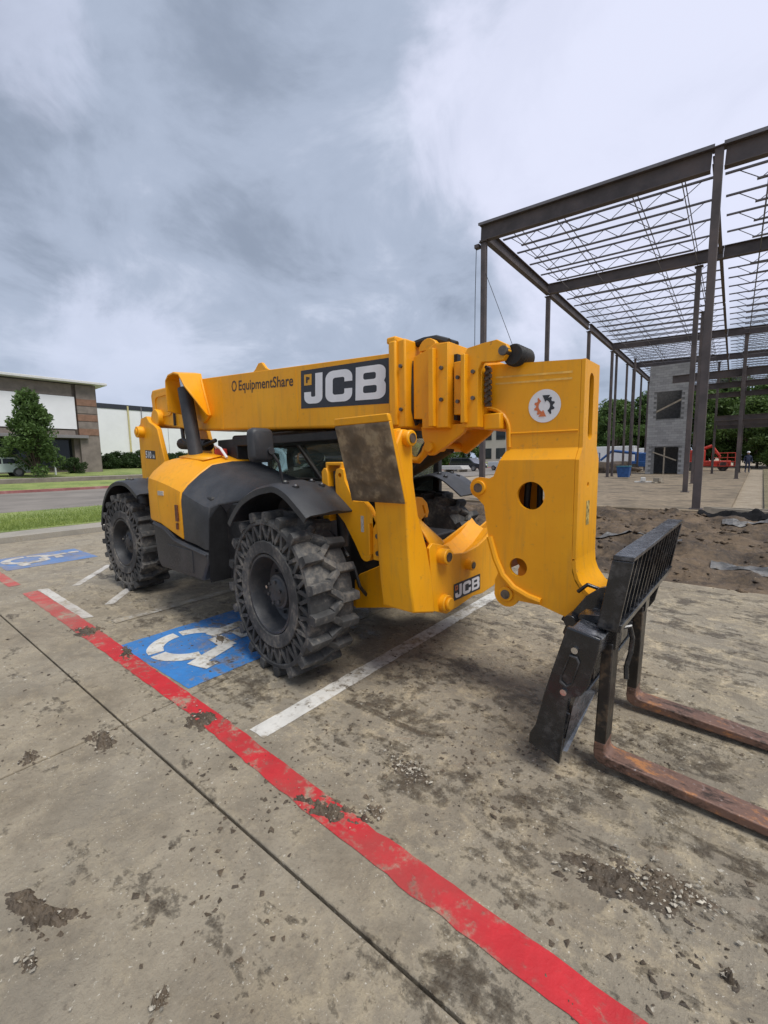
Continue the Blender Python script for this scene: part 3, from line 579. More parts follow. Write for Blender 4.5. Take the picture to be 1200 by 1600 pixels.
# ---- boom
YB = -.28
def bx(x, v): return v            # heights are already given along the sloping boom
g = G(); g.prism([(-2.15, 1.982), (.74, 1.842), (.74, 2.356), (-1.85, 2.535), (-2.15, 2.555)], 1, YB-.27, YB+.27); boom = g.build('boom_outer_section', 'yel', TH, bevel=.022, seg=3)
g = G(); g.box(-.40, -.385, YB-.272, YB-.25, 1.92, 2.41); g.box(-1.70, -1.66, YB-.273, YB-.25, 1.97, 2.50); g.build('boom_weld_seam', 'yel', boom)
g = G(); g.prism([(-1.10, 2.46), (-1.02, 2.495), (-.96, 2.545), (-.90, 2.545), (-.84, 2.485), (-.74, 2.44)], 1, YB-.265, YB-.235); g.build('boom_lug', 'yel', boom, bevel=.006)
g = G(); g.prism([(-3.52, 2.22), (-3.30, 2.12), (-2.4, 2.0), (-2.1, 1.99), (-2.1, 2.55), (-2.5, 2.57), (-3.50, 2.59), (-3.56, 2.52)], 1, YB-.25, YB+.25); tail = g.build('boom_tail', 'yel', TH, bevel=.02)
g = G(); g.prism([rrect(-3.42, -2.92, 2.22, 2.50, .08), rrect(-3.40, -2.94, 2.24, 2.48, .07)], 1, YB-.262, YB-.245); g.build('stiffener_ring', 'yel', tail); g = G(); g.tube([(-2.50, YB-.27, 2.50), (-2.78, YB-.27, 2.49), (-2.83, YB-.27, 2.44), (-2.83, YB-.27, 2.08)], .016, 6); g.build('hydraulic_pipe', 'dark', tail)
g = G(); g.cyl((-3.3, YB-.32, 2.2), (-3.3, YB+.32, 2.2), .12, 20); g.build('boom_pivot_tube', 'yel', TH, bevel=.01)
# lift cylinder and its shroud
O_ = [(-2.44, -.80, 2.20), (-2.45, -.80, 2.42), (-2.44, -.80, 2.545), (-2.36, -.80, 2.60), (-2.22, -.80, 2.61), (-2.09, -.80, 2.575), (-1.99, -.79, 2.44), (-1.89, -.73, 2.29), (-1.83, -.64, 2.13)]
I_ = [(-2.44, -.545, 2.16), (-2.45, -.545, 2.42), (-2.44, -.545, 2.57), (-2.36, -.545, 2.63), (-2.22, -.545, 2.635), (-2.08, -.545, 2.605), (-2.03, -.545, 2.42), (-1.98, -.545, 2.28), (-1.93, -.545, 2.12)]
g = G(); r = []
for k in range(len(O_)):
    o_, i_ = Vector(O_[k]), Vector(I_[k]); a_ = Vector(O_[max(0, k-1)]); b_ = Vector(O_[min(len(O_)-1, k+1)]); d_ = (b_-a_).normalized(); n_ = Vector((d_.z, 0, -d_.x))*.022
    r.append([o_, i_, i_+n_, o_+n_])
g.loft(r); g.build('cylinder_shroud', 'yel', TH, bevel=.006)
g = G(); g.prism([(-2.42, 2.55), (-2.06, 2.56), (-1.90, 2.13), (-2.05, 2.05), (-2.36, 2.2)], 1, -.575, -.545); g.build('cylinder_bracket', 'yel', TH, bevel=.01)
g = G(); g.cyl((-2.20, -.69, 2.44), (-2.02, -.69, 1.62), .075, 24); lc = g.build('lift_cylinder', 'blk', TH); g = G(); g.cyl((-2.23, -.69, 2.55), (-2.20, -.69, 2.44), .04, 16); g.build('cylinder_rod', 'chrome', lc); g = G(); g.add([(-2.185, -.757, 2.25), (-2.125, -.757, 2.25), (-2.10, -.757, 2.12), (-2.16, -.757, 2.12)], [(0, 1, 2, 3)]); g.build('cylinder_decal', plain('yellow black decal', (.6, .5, .15), .5, var=.9, scale=30), lc)
# nested boom ends with their wear pad housings
g = G(); g.box(.70, 1.20, YB-.20, YB+.20, 1.86, 2.28); g.box(1.19, 1.37, YB-.13, YB+.13, 1.92, 2.17); g.build('boom_core_shade', 'dark', TH)  # yellow inner boom in shade, the shade put in as dark colour
g = G(); g.box(.715, .865, YB-.32, YB+.32, 1.825, 2.42); g.box(.735, .80, YB-.345, YB-.3, 1.84, 2.415); g.box(.715, .80, YB-.34, YB+.34, 2.40, 2.445); c1 = g.build('boom_collar', 'yel', TH, bevel=.012)
def bolts(par, L, y):
    b = G()
    for x, z in L: b.cyl((x, y, z), (x, y-.016, z), .013, 8)
    b.build('collar_bolt', 'pin', par)
bolts(c1, [(.83, 2.24), (.83, 1.95)], YB-.32)
g = G(); g.prism([(.885, 1.885), (.885, 2.30), (1.0, 2.33), (1.06, 2.36), (1.175, 2.35), (1.175, 1.805), (.955, 1.815), (.955, 1.88)], 1, YB-.255, YB+.255); g.box(1.045, 1.085, YB-.31, YB-.24, 1.82, 2.32); g.box(1.085, 1.175, YB-.275, YB-.25, 1.81, 2.345); g.prism(arc(1.0, 2.33, .075, 0, 180, 10), 1, YB-.25, YB-.20); c2 = g.build('boom_middle_section', 'yel', TH, bevel=.01); bolts(c2, [(1.13, 2.19), (1.13, 1.99)], YB-.275)
g = G(); g.box(1.19, 1.275, YB-.225, YB+.225, 1.89, 2.225); g.prism([(1.265, 1.80), (1.265, 2.235), (1.30, 2.29), (1.40, 2.30), (1.50, 2.305), (1.56, 2.27), (1.575, 2.23), (1.54, 2.18), (1.48, 2.18), (1.40, 2.19), (1.375, 2.15), (1.375, 1.80)], 1, YB-.245, YB-.20); g.box(1.265, 1.375, YB-.20, YB+.245, 1.80, 2.24); g.box(1.275, 1.305, YB-.285, YB-.24, 1.83, 2.25); c3 = g.build('boom_inner_section', 'yel', TH, bevel=.01); bolts(c3, [(1.345, 2.14), (1.345, 1.98), (1.235, 2.12), (1.235, 1.97)], YB-.245)
g = G(); g.cyl((1.545, YB-.262, 2.232), (1.545, YB-.20, 2.232), .028, 16); g.build('roller_pin', 'pin', c3)
g = G(); g.cyl((1.575, YB-.19, 2.215), (1.575, YB+.0, 2.215), .058, 28)
for k in range(6): g.lathe([(.056, YB-.18+k*.031), (.065, YB-.172+k*.031), (.056, YB-.164+k*.031)], 24); 
for i in range(len(g.v)-6*24*3, len(g.v)): x, y, z = g.v[i]; g.v[i] = (x+1.575, y, z+2.215)
g.build('hose_roller', 'hose', TH)
g = G()
for k in range(7): z = 1.93+k*.035; g.box(1.385, 1.42, YB-.17, YB-.145, z, z+.022); g.cyl((1.40, YB-.19, z+.028), (1.40, YB-.14, z+.028), .011, 8)
g.build('boom_chain', 'pin', TH)
g = G(); g.tube([(.80, -.46, 2.40), (.92, -.46, 2.415), (1.02, -.46, 2.41), (1.12, -.46, 2.37)], .026, 8); g.tube([(.80, -.36, 2.40), (.92, -.36, 2.42), (1.02, -.36, 2.415), (1.12, -.36, 2.37)], .026, 8); g.tube([(.86, -.50, 2.28), (.875, -.52, 2.1), (.87, -.52, 1.95), (.86, -.48, 1.85)], .02); g.build('boom_hose', 'hose', TH)
g = G(); g.prism([[(.92, 1.83), (.93, 1.76)]+arc(1.0, 1.69, .06, 150, 310, 8)+[(1.14, 1.70), (1.25, 1.77), (1.30, 1.83)], circ(1.0, 1.69, .022, 12)], 1, -.50, -.46); g.prism([(.92, 1.83), (.95, 1.7), (1.06, 1.64), (1.25, 1.77), (1.30, 1.83)], 1, -.14, -.10); lb = g.build('cylinder_mount', 'yel', TH, bevel=.008)
g = G(); g.cyl((1.0, -.53, 1.69), (1.0, -.08, 1.69), .034, 16); g.build('mount_pin', 'yel', lb); g = G(); g.cyl((1.02, -.30, 1.70), (.3, -.30, 1.35), .06, 18); g.tube([(1.0, -.42, 1.78), (.90, -.44, 1.70), (.87, -.46, 1.62), (.80, -.46, 1.55)], .02); g.build('ram', 'dark', lb)
g = G(); g.tube([(.80, -.49, 1.73), (.79, -.49, 1.66), (.83, -.49, 1.605), (.89, -.49, 1.60), (.94, -.49, 1.645), (.96, -.49, 1.69)], .026, 10); g.build('mount_hook', 'yel', lb)
g = G(); g.box(1.375, 1.49, -.45, -.10, 1.785, 1.885); g.build('boom_bumper', 'yel', TH, bevel=.008)
# ---- boom head
YH = -.26
UP = [(1.37, 2.195), (1.945, 2.142), (1.945, 1.655), (1.515, 1.655)]+arc(1.37, 1.765, .145, -10, 90, 8)+[(1.37, 1.91)]
LO = [(1.945, 1.59), (1.945, 1.10), (1.948, .98), (1.965, .91), (2.005, .845), (2.03, .815), (1.945, .665), (1.77, .71), (1.64, .71)]+arc(1.55, .74, .085, -20, -170, 8)+[(1.47, .82), (1.49, .865), (1.42, 1.09), (1.385, 1.30)]+arc(1.35, 1.415, .068, 255, 75, 10)+[(1.42, 1.475), (1.45, 1.49), (1.49, 1.59)]
hg = G()
for y0, y1 in ((YH-.135, YH-.11), (YH+.11, YH+.135)): hg.prism(UP, 1, y0, y1)
HOLES = [circ(1.695, 1.375, .085, 28), circ(1.625, .925, .058, 24)]
for y0, y1 in ((YH-.19, YH-.165), (YH+.165, YH+.19)): hg.prism([LO]+HOLES, 1, y0, y1)
for y0, y1, a, b in ((YH-.135, YH-.11, YH-.19, YH-.165), (YH+.11, YH+.135, YH+.165, YH+.19)):
    hg.hexa([(1.49, a, 1.588), (1.945, a, 1.588), (1.945, b, 1.588), (1.49, b, 1.588)], [(1.515, y0, 1.658), (1.945, y0, 1.658), (1.945, y1, 1.658), (1.515, y1, 1.658)])
hg.hexa([(1.37, YH-.11, 2.172), (1.94, YH-.11, 2.117), (1.94, YH+.11, 2.117), (1.37, YH+.11, 2.172)], [(1.37, YH-.11, 2.193), (1.94, YH-.11, 2.14), (1.94, YH+.11, 2.14), (1.37, YH+.11, 2.193)])
slot = arc(YH-.01, 2.04, .04, 0, 180, 8)+arc(YH-.01, 1.74, .04, 180, 360, 8)
hg.prism([[(YH-.135, 2.142), (YH+.135, 2.142), (YH+.135, 1.655), (YH+.188, 1.588), (YH+.188, 1.02), (YH-.188, 1.02), (YH-.188, 1.588), (YH-.135, 1.655)], slot, circ(YH-.01, 1.44, .016, 12)], 0, 1.947, 1.967)
fl = [(1.967, 1.02), (1.972, .95), (1.99, .90), (2.03, .845), (2.075, .81)]; r = []
for x, z in fl: r.append([(x, YH-.19, z), (x, YH+.19, z), (x-.02, YH+.19, z-.01), (x-.02, YH-.19, z-.01)])
hg.loft(r)
hg.prism([(1.49, 1.87), (1.51, 1.80), (1.51, 1.6), (1.50, 1.6), (1.49, 1.82), (1.46, 1.88)], 1, YH-.11, YH+.11)
hg.prism([(1.40, 1.30), (1.44, 1.09), (1.50, .88), (1.52, .88), (1.46, 1.09), (1.42, 1.30), (1.48, 1.5), (1.51, 1.6), (1.49, 1.6), (1.45, 1.49)], 1, YH-.165, YH+.165)
head = hg.build('boom_head', 'yel', TH, bevel=.006)
hb = G()
for sy in (-1, 1):
    hb.tube([(1.43, YH+sy*.195, 1.10), (1.475, YH+sy*.195, .96), (1.525, YH+sy*.195, .86), (1.60, YH+sy*.195, .79), (1.70, YH+sy*.195, .75), (1.775, YH+sy*.195, .735)], .021, 8)
    hb.tube([(x, YH+sy*.137, z) for x, z in [(1.37, 1.925)]+arc(1.37, 1.765, .158, 88, -8, 8)+[(1.53, 1.67)]], .012, 6)
    hb.tube([(1.53, YH+sy*.136, 1.755), (1.94, YH+sy*.136, 1.752)], .006, 6)
hb.build('head_rib', 'yel', head)
for x, z in ((1.35, 1.415), (1.55, .74)):
    g = G(); g.cyl((x, YH-.205, z), (x, YH+.205, z), .048, 20); e = g.build('head_boss', 'yel', head, bevel=.004); g = G(); g.cyl((x, YH-.212, z), (x, YH-.204, z), .03, 16); g.build('pin_end', 'pin', head)
g = G(); g.tube([(1.62, YH-.02, 1.62), (1.60, YH-.02, 1.3), (1.62, YH+.02, .9)], .022); g.tube([(1.66, YH+.05, 1.62), (1.66, YH+.04, 1.2), (1.64, YH, .8)], .02); g.cyl((1.78, YH, 1.6), (1.9, YH, .8), .05, 14); g.build('head_hose', 'hose', head)
g = G(); g.prism([circ(1.635, .955, .10, 18)], 1, YH-.02, YH+.02); g.build('head_gusset', 'yel', head)
# scratched rail marks on the upper head
g = G(); 
for z0, z1 in ((2.115, 2.085), (2.075, 2.05)): g.add([(1.43, YH-.1375, z0), (1.90, YH-.1375, z1), (1.90, YH-.1375, z1-.012), (1.43, YH-.1375, z0-.010)], [(0, 1, 2, 3)])
g.build('scuff_mark', plain('scuffed paint', (.86, .50, .10), .6, var=.25, scale=12), head)
g = G(); g.add([(1.9685, YH-.03, 1.345), (1.9685, YH+.03, 1.345), (1.9685, YH+.03, 1.20), (1.9685, YH-.03, 1.20)], [(0, 1, 2, 3)]); g.build('warning_label', plain('worn label', (.45, .33, .10), .6, var=.8, scale=40), head)
# ---- front frame, stabiliser legs and feet
g = G(); g.prism([[(.36, 1.22), (.35, 1.50), (.365, 1.545), (.40, 1.555), (.435, 1.54), (.45, 1.46), (.535, 1.315), (.64, 1.315), (.69, 1.275), (.75, 1.175), (.705, 1.11), (.70, .945)]+arc(.645, .945, .055, 0, -150, 8)+[(.54, 1.01), (.44, 1.15)], circ(.40, 1.50, .018, 10)], 1, -.80, -.755); fp = g.build('stabiliser_bracket', 'yel', TH, bevel=.008)
g = G(); g.prism([(.205, 1.15), (.20, 1.53), (.225, 1.555), (.255, 1.55), (.27, 1.51), (.275, 1.15)], 1, -.80, -.66); g.box(.36, .44, -.757, -.66, 1.2, 1.53); g.box(.235, .415, -.79, -.66, 1.572, 1.597); g.box(.235, .262, -.79, -.66, 1.53, 1.58); g.box(.39, .415, -.79, -.66, 1.53, 1.58); g.build('cylinder_yoke', 'yel', fp, bevel=.006)
g = G(); g.cyl((.315, -.73, 1.53), (.315, -.70, .95), .042, 18); g.build('stabiliser_cylinder', 'dark', fp)
g = G(); g.box(.700, .715, -.83, -.79, .95, 1.17); g.build('bracket_flange', 'yel', fp, bevel=.004)
g = G(); g.box(.608, .635, -.803, -.799, 1.10, 1.215); g.build('bracket_label', 'label', fp)
g = G(); g.prism([(.34, .43), (.90, .555), (1.0, .98), (.70, .86), (.40, .72), (.34, .66)], 1, -.62, -.55); g.prism([(.3, .43), (.95, .55), (.95, .62), (.3, .5)], 1, -.6, .5); g.build('front_frame', 'yel', TH, bevel=.008)
LEG = [(-.955, 1.70), (-.90, 1.79), (-.84, 1.79), (-.795, 1.72), (-.785, 1.47), (-.74, 1.25), (-.645, 1.01), (-.585, .8), (-.555, .535), (-.80, .60), (-.83, .80), (-.845, 1.0), (-.875, 1.4)]
g = G(); g.prism(LEG, 0, .80, 1.07); leg = g.build('stabiliser_leg', 'yel', TH, bevel=.012)
g = G(); g.box(.715, .83, -.80, -.70, .91, 1.22); g.build('leg_flange', 'yel', leg, bevel=.006); g = G()
for z in (1.085, .965): g.cyl((.77, -.80, z), (.77, -.815, z), .018, 8)
g.build('flange_bolt', 'pin', leg)
g = G(); g.cyl((1.0, -.855, 1.735), (1.115, -.855, 1.735), .05, 20); g.build('leg_boss', 'yel', leg, bevel=.008); g = G(); g.cyl((1.11, -.855, 1.735), (1.122, -.855, 1.735), .03, 16); g.build('pin_end', 'pin', leg)
pt = Vector((0, -1.055, 1.825)); pb = Vector((0, -.915, 1.335)); nv = Vector((0, (pt-pb).z, -(pt-pb).y)).normalized(); nv = nv if nv.y > 0 else -nv
def P3(x, p, o=0): q = p+nv*o; return (x, q.y, q.z)
g = G(); NX, NZ = 26, 30; vs = []; fs = []
for j in range(NZ+1):
    for i in range(NX+1):
        x = .64+.46*i/NX; p = pt.lerp(pb, j/NZ); o = -.006-abs(noise.fractal(Vector((x*9, 0, p.z*9)), 1, 2, 4))*.022
        if i in (0, NX) or j in (0, NZ): o = -.001
        vs.append(P3(x, p, o))
for j in range(NZ):
    for i in range(NX): k = j*(NX+1)+i; fs.append((k, k+1, k+NX+2, k+NX+1))
g.add(vs, fs); sole = g.build('foot_sole', 'mudpad', leg, smooth=60)
g = G(); g.hexa([P3(.64, pb), P3(1.10, pb), P3(1.10, pb, .03), P3(.64, pb, .03)], [P3(.64, pt), P3(1.10, pt), P3(1.10, pt, .03), P3(.64, pt, .03)])
g.hexa([(.64, -1.057, 1.826), (1.10, -1.057, 1.826), (1.10, -1.02, 1.826), (.64, -1.02, 1.826)], [(.645, -1.066, 1.872), (1.095, -1.066, 1.872), (1.095, -1.035, 1.872), (.645, -1.035, 1.872)])
g.prism([(-1.02, 1.78), (-.86, 1.80), (-.82, 1.70), (-.90, 1.55), (-.96, 1.48)], 0, .84, .87); g.prism([(-1.02, 1.78), (-.86, 1.80), (-.82, 1.70), (-.90, 1.55), (-.96, 1.48)], 0, 1.0, 1.03); g.build('stabiliser_foot', 'yel', leg, bevel=.006)
# far leg, swung low across the front
FL = [(-.545, .54), (-.60, 1.0), (-.56, 1.03), (-.36, .98), (-.28, .905), (-.12, .885), (.08, .91), (.24, .965), (.42, 1.06), (.62, 1.22), (.80, 1.40), (.90, 1.48), (.98, 1.44), (.95, 1.30), (.82, 1.05), (.60, .70), (.36, .52), (.15, .50), (0, .515), (-.2, .49), (-.38, .475)]
g = G(); g.prism(FL, 0, 1.03, 1.055); g.prism(FL[:3]+[(-.36, 1.0), (-.2, .93), (0, .945), (.2, 1.0), (.4, 1.06), (.5, .95)]+FL[-7:], 0, .78, .80)
tr = [(-.36, .975, .965), (-.25, .885, .875), (-.1, .865, .86), (.08, .895, .90), (.24, .95, .96), (.42, 1.05, 1.06)]
for i in range(len(tr)-1):
    a, b = tr[i], tr[i+1]; pr = []
    for u, dz in ((0, 0), (.2, -.03), (.5, -.055), (.8, -.02), (1, .03)):
        x = 1.03+(.80-1.03)*u; pr.append(((x, a[0], a[1]+dz), (x, b[0], b[1]+dz)))
    for k in range(4): g.add([pr[k][0], pr[k][1], pr[k+1][1], pr[k+1][0]], [(0, 1, 2, 3)])
leg2 = g.build('stabiliser_leg', 'yel', TH, bevel=.005)
g = G(); g.add([(.80, -.45, 1.22), (.80, -.02, .93), (1.0, -.33, .985), (1.02, -.52, 1.0)], [(0, 1, 2, 3)]); o = g.build('leg_gusset', 'yel', leg2); md = o.modifiers.new('s', 'SOLIDIFY'); md.thickness = .015
g = G(); lug = [(-.42, 1.08), (-.42, 1.30), (-.36, 1.325), (-.30, 1.315), (-.24, 1.27), (-.215, 1.20), (-.235, 1.155), (-.28, 1.16), (-.28, 1.05)]
g.prism([lug, [(-.285, 1.255), (-.305, 1.255), (-.275, 1.185), (-.255, 1.185)]], 0, .76, .785); g.build('tie_down_lug', 'yel', TH, bevel=.005)
for y, z, r0, l in ((-.46, .925, .055, .07), (-.085, .79, .042, .05)):
    g = G(); g.cyl((1.05, y, z), (1.055+l, y, z), r0, 20); g.build('leg_boss', 'yel', leg2, bevel=.006); g = G(); g.cyl((1.054+l, y, z), (1.062+l, y, z), r0*.6, 16); g.build('pin_end', 'pin', leg2)
g = G(); g.cyl((1.05, -.43, .575), (1.10, -.43, .575), .062, 20); g.cyl((1.10, -.43, .575), (1.125, -.43, .575), .045, 20); g.build('leg_boss', 'yel', leg2, bevel=.006)
g = G(); g.box(.95, 1.10, 1.0, 1.03, 1.20, 1.62); g.build('stabiliser_foot', 'mudpad', leg2, bevel=.006)
# ---- cab, mirror
cab = G(); 
cab.box(-2.35, -2.27, .24, .30, 1.0, 1.93); cab.box(-2.35, .12, .22, .30, 1.865, 1.97); cab.box(-2.35, .12, .22, .30, 1.0, 1.42); cab.box(-.02, .06, .22, .30, 1.0, 1.97)
cab.hexa([(-1.05, .222, 1.40), (-.98, .222, 1.40), (-.98, .29, 1.40), (-1.05, .29, 1.40)], [(-1.44, .222, 1.80), (-1.38, .222, 1.80), (-1.38, .29, 1.80), (-1.44, .29, 1.80)]); cab.box(-2.3, -1.40, .222, .29, 1.785, 1.83)
for x in (-2.3, -.05): cab.box(x-.04, x+.04, 1.10, 1.17, .9, 2.36)
cab.box(-2.35, .1, 1.10, 1.16, .85, 1.25); cab.box(-2.36, .1, .24, 1.16, .80, .86)
cabf = cab.build('cab', 'dark', TH, bevel=.012)
g = G(); g.box(-2.40, .14, .24, 1.18, 2.30, 2.38); g.box(-2.4, -2.32, .24, 1.16, 1.9, 2.36); g.build('cab_roof', 'dark', cabf, bevel=.02)
g = G(); g.add([(-2.27, .26, 1.42), (.0, .26, 1.42), (.0, .26, 1.865), (-2.27, .26, 1.865)], [(0, 1, 2, 3)]); o = g.build('cab_window', 'cabglass', cabf); md = o.modifiers.new('s', 'SOLIDIFY'); md.thickness = .006
g = G(); g.add([(-2.27, 1.13, 1.25), (-.05, 1.13, 1.25), (-.05, 1.13, 2.30), (-2.27, 1.13, 2.30)], [(0, 1, 2, 3)]); o = g.build('cab_window', 'cabglass', cabf); md = o.modifiers.new('s', 'SOLIDIFY'); md.thickness = .006
g = G(); g.box(-1.7, -1.2, .5, .95, 1.1, 1.22); g.box(-1.78, -1.66, .5, .95, 1.2, 1.78); g.build('cab_seat', 'seat', cabf, bevel=.03)
g = G(); g.box(-1.55, -1.32, .285, .29, 1.475, 1.555); g.box(-1.29, -1.2, .285, .29, 1.44, 1.54); g.build('cab_notice', 'white', cabf)
g = G(); g.box(-1.9, .6, -.50, -.02, 1.78, 1.86); g.cyl((-1.6, -.46, 1.865), (.68, -.46, 1.80), .035, 12); g.box(-2.0, -1.5, -.5, -.2, 1.56, 1.8); g.build('under_boom_tray', 'dark', TH, bevel=.01)
g = G(); g.tube([(-1.88, -.52, 1.70), (-1.80, -.58, 1.80), (-1.62, -.62, 1.76), (-1.5, -.62, 1.66)], .014); g.build('service_hose', 'white', TH); g = G(); g.box(-1.80, -1.66, -.6, -.52, 1.66, 1.76); g.build('valve_block', 'red', TH, bevel=.01)
mg = G(); mx = -.45; mloop = rrect(-1.005, -.785, 1.605, 1.89, .05, 5); rings = []
for x, sc_ in ((mx-.035, .97), (mx+.0, 1.0), (mx+.03, .94), (mx+.045, .8)):
    rings.append([(x, -.895+(y+.895)*sc_, 1.7475+(z-1.7475)*sc_) for y, z in mloop])
mg.loft(rings); mir = mg.build('mirror', 'blk', TH, smooth=50)
g = G(); g.tube([(mx+.03, -.85, 1.70), (mx+.05, -.83, 1.69), (mx+.05, -.76, 1.60), (mx+.02, -.70, 1.40)], .012); g.cyl((mx+.03, -.835, 1.70), (mx+.065, -.835, 1.70), .03, 14); g.build('mirror_arm', 'blk', mir)
g = G(); g.add([(mx-.036, -.99, 1.62), (mx-.036, -.80, 1.62), (mx-.036, -.80, 1.875), (mx-.036, -.99, 1.875)], [(0, 1, 2, 3)]); g.build('mirror_glass', 'chrome', mir)
# ---- fork carriage
CP = [(2.085, .80), (2.235, .775), (2.225, .70), (2.205, .61), (2.19, .53), (2.16, .475), (2.10, .44), (2.07, .08), (1.91, .13), (1.915, .185), (1.945, .245), (1.985, .43)]
slotc = [(2.105, .67), (2.14, .665), (2.152, .64), (2.12, .52), (2.09, .495), (2.06, .515), (2.065, .55)]
g = G(); g.box(2.06, 2.10, -.5, .3, .36, .69); car = g.build('fork_carriage', 'carr', TH, bevel=.006)
for y in (-.93, .69): g = G(); g.prism([CP], 1, y, y+.03); g.build('carriage_end_plate', 'carr', car, bevel=.006)
g = G(); g.prism([slotc, [(2.11+(x-2.11)*.80, .585+(z-.585)*.86) for x, z in slotc]], 1, -.942, -.925); g.build('carriage_plate', plain('edge worn black steel', (.07, .07, .072), .35, metal=.4, var=.5, scale=20), car, bevel=.003)
g = G(); g.cyl((2.127, -.93, .695), (2.127, -.942, .695), .016, 10); g.cyl((2.082, -.93, .47), (2.082, -.942, .47), .016, 10); g.build('carriage_bolt', 'chrome', car)
g = G(); g.hexa([(2.075, -.90, .69), (2.215, -.90, .665), (2.215, .69, .665), (2.075, .69, .69)], [(2.09, -.90, .785), (2.23, -.90, .76), (2.23, .69, .76), (2.09, .69, .785)]); g.build('carriage_top_rail', plain('scraped black rail', (.05, .053, .06), .22, var=.6, scale=9, dirt=(.35, .35, .36), dirt_amt=.6, coat=.3), car, bevel=.008)
g = G(); g.hexa([(2.06, -.90, .12), (2.10, -.90, .12), (2.10, .69, .12), (2.06, .69, .12)], [(2.115, -.90, .44), (2.16, -.90, .43), (2.16, .69, .43), (2.115, .69, .44)]) if False else g.hexa([(2.00, -.90, .22), (2.08, -.90, .20), (2.08, .69, .20), (2.00, .69, .22)], [(2.03, -.90, .36), (2.11, -.90, .35), (2.11, .69, .35), (2.03, .69, .36)]); g.build('carriage_lower_rail', 'carr', car, bevel=.008)
g = G(); g.hexa([(2.075, -.90, .14), (2.095, -.89, .14), (2.085, -.86, .14), (2.065, -.87, .14)], [(2.125, -.90, .44), (2.175, -.74, .42), (2.16, -.72, .42), (2.10, -.87, .44)]); g.build('wear_plate', plain('scuffed black steel', (.22, .23, .25), .25, metal=.7, var=.6, scale=9, bs=.8, fine=18), car)
def lean(z): return 2.19+(z-.80)*.16
def bar(g, y0, y1, z0, z1, x0=0, x1=.09): g.hexa([(lean(z0)+x0, y0, z0), (lean(z0)+x1, y0, z0), (lean(z0)+x1, y1, z0), (lean(z0)+x0, y1, z0)], [(lean(z1)+x0, y0, z1), (lean(z1)+x1, y0, z1), (lean(z1)+x1, y1, z1), (lean(z1)+x0, y1, z1)])
g = G(); bar(g, -.82, -.80, .79, 1.125); g.build('backrest_end', 'carr', car, bevel=.004); g = G(); bar(g, .66, .68, .79, 1.125); g.build('backrest_end', 'carr', car, bevel=.004); g = G(); bar(g, -.82, .68, 1.126, 1.150); g.build('backrest_top_bar', plain('scraped black bar', (.04, .043, .05), .25, var=.6, scale=9, dirt=(.30, .31, .33), dirt_amt=.5, coat=.3), car, bevel=.004); g = G(); bar(g, -.80, .66, .775, .815, .0, .10); g.build('backrest_bottom_bar', 'carr', car, bevel=.004)
sl_ = None
for k in range(13):
    y = -.80+1.46*(k+1)/14
    if sl_ is None: g = G(); bar(g, -.006, .006, .815, 1.126, .02, .085); sl_ = g.mesh('backrest_slat', 30); sl_.materials.append(M['carr'])
    o = link('backrest_slat', sl_, car); o.location = (0, y, 0)
g = G()
HP = [(1.93, .60), (1.97, .72), (2.05, .84), (2.12, .90), (2.18, .915), (2.215, .90), (2.19, .78), (2.12, .62), (2.05, .45)]
for y in (-.52, -.03): g.prism([HP], 1, y, y+.035)
g.cyl((1.98, -.56, .69), (1.98, .04, .69), .035, 14); g.cyl((2.06, -.5, .5), (2.06, 0, .5), .04, 14); g.tube([(2.0, -.5, .85), (2.05, -.5, .90), (2.11, -.48, .88), (2.13, -.46, .80)], .012); g.build('hitch_plate', 'carr', car, bevel=.006)
g = G(); g.prism([(1.90, .50), (1.99, .52), (2.0, .66), (1.95, .66)], 1, YH-.10, YH+.10); g.build('hitch_link', 'yel', TH, bevel=.006)
g = G(); g.cyl((1.86, YH, .62), (2.06, YH, .50), .045, 14); g.build('hitch_ram', 'dark', TH)
def fork(y):
    g = G(); prof_o = [(2.178, .16), (2.175, .10), (2.181, .066), (2.203, .048), (2.235, .042), (2.7, .028), (3.25, .012), (3.42, .010)]; prof_i = [(2.231, .16), (2.228, .125), (2.232, .108), (2.245, .096), (2.262, .092), (2.7, .074), (3.25, .042), (3.42, .024)]
    r = [[(a[0], y-.062, a[1]), (a[0], y+.062, a[1]), (b[0], y+.062, b[1]), (b[0], y-.062, b[1])] for a, b in zip(prof_o, prof_i)]
    g.loft(r); f = g.build('fork', 'rust', TH, bevel=.006)
    h = G(); h.hexa([(2.177, y-.0625, .155), (2.2305, y-.0625, .155), (2.2305, y+.0625, .155), (2.177, y+.0625, .155)], [(2.195, y-.0625, .69), (2.247, y-.0625, .69), (2.247, y+.0625, .69), (2.195, y+.0625, .69)]); h.build('fork_shank', 'rust2', f, bevel=.006)
    h = G(); hook = [(2.20, .64), (2.255, .66), (2.262, .80), (2.20, .82), (2.08, .805), (2.075, .78), (2.19, .775)]
    h.prism(hook, 1, y-.055, y+.055); h.build('fork_hook', 'carr', f, bevel=.005)
    return f
M['rust2'] = plain('worn black fork shank', (.022, .02, .018), .4, var=.5, scale=8, dirt=(.20, .13, .07), dirt_amt=.6, bs=.3)
for y in (-.68, .02): fork(y)
g = G(); g.tube([(2.23, -.58, .72), (2.275, -.54, .73), (2.285, -.52, .66), (2.28, -.52, .58), (2.265, -.53, .50), (2.27, -.54, .44)], .013); g.build('fork_lock_handle', 'carr', TH)
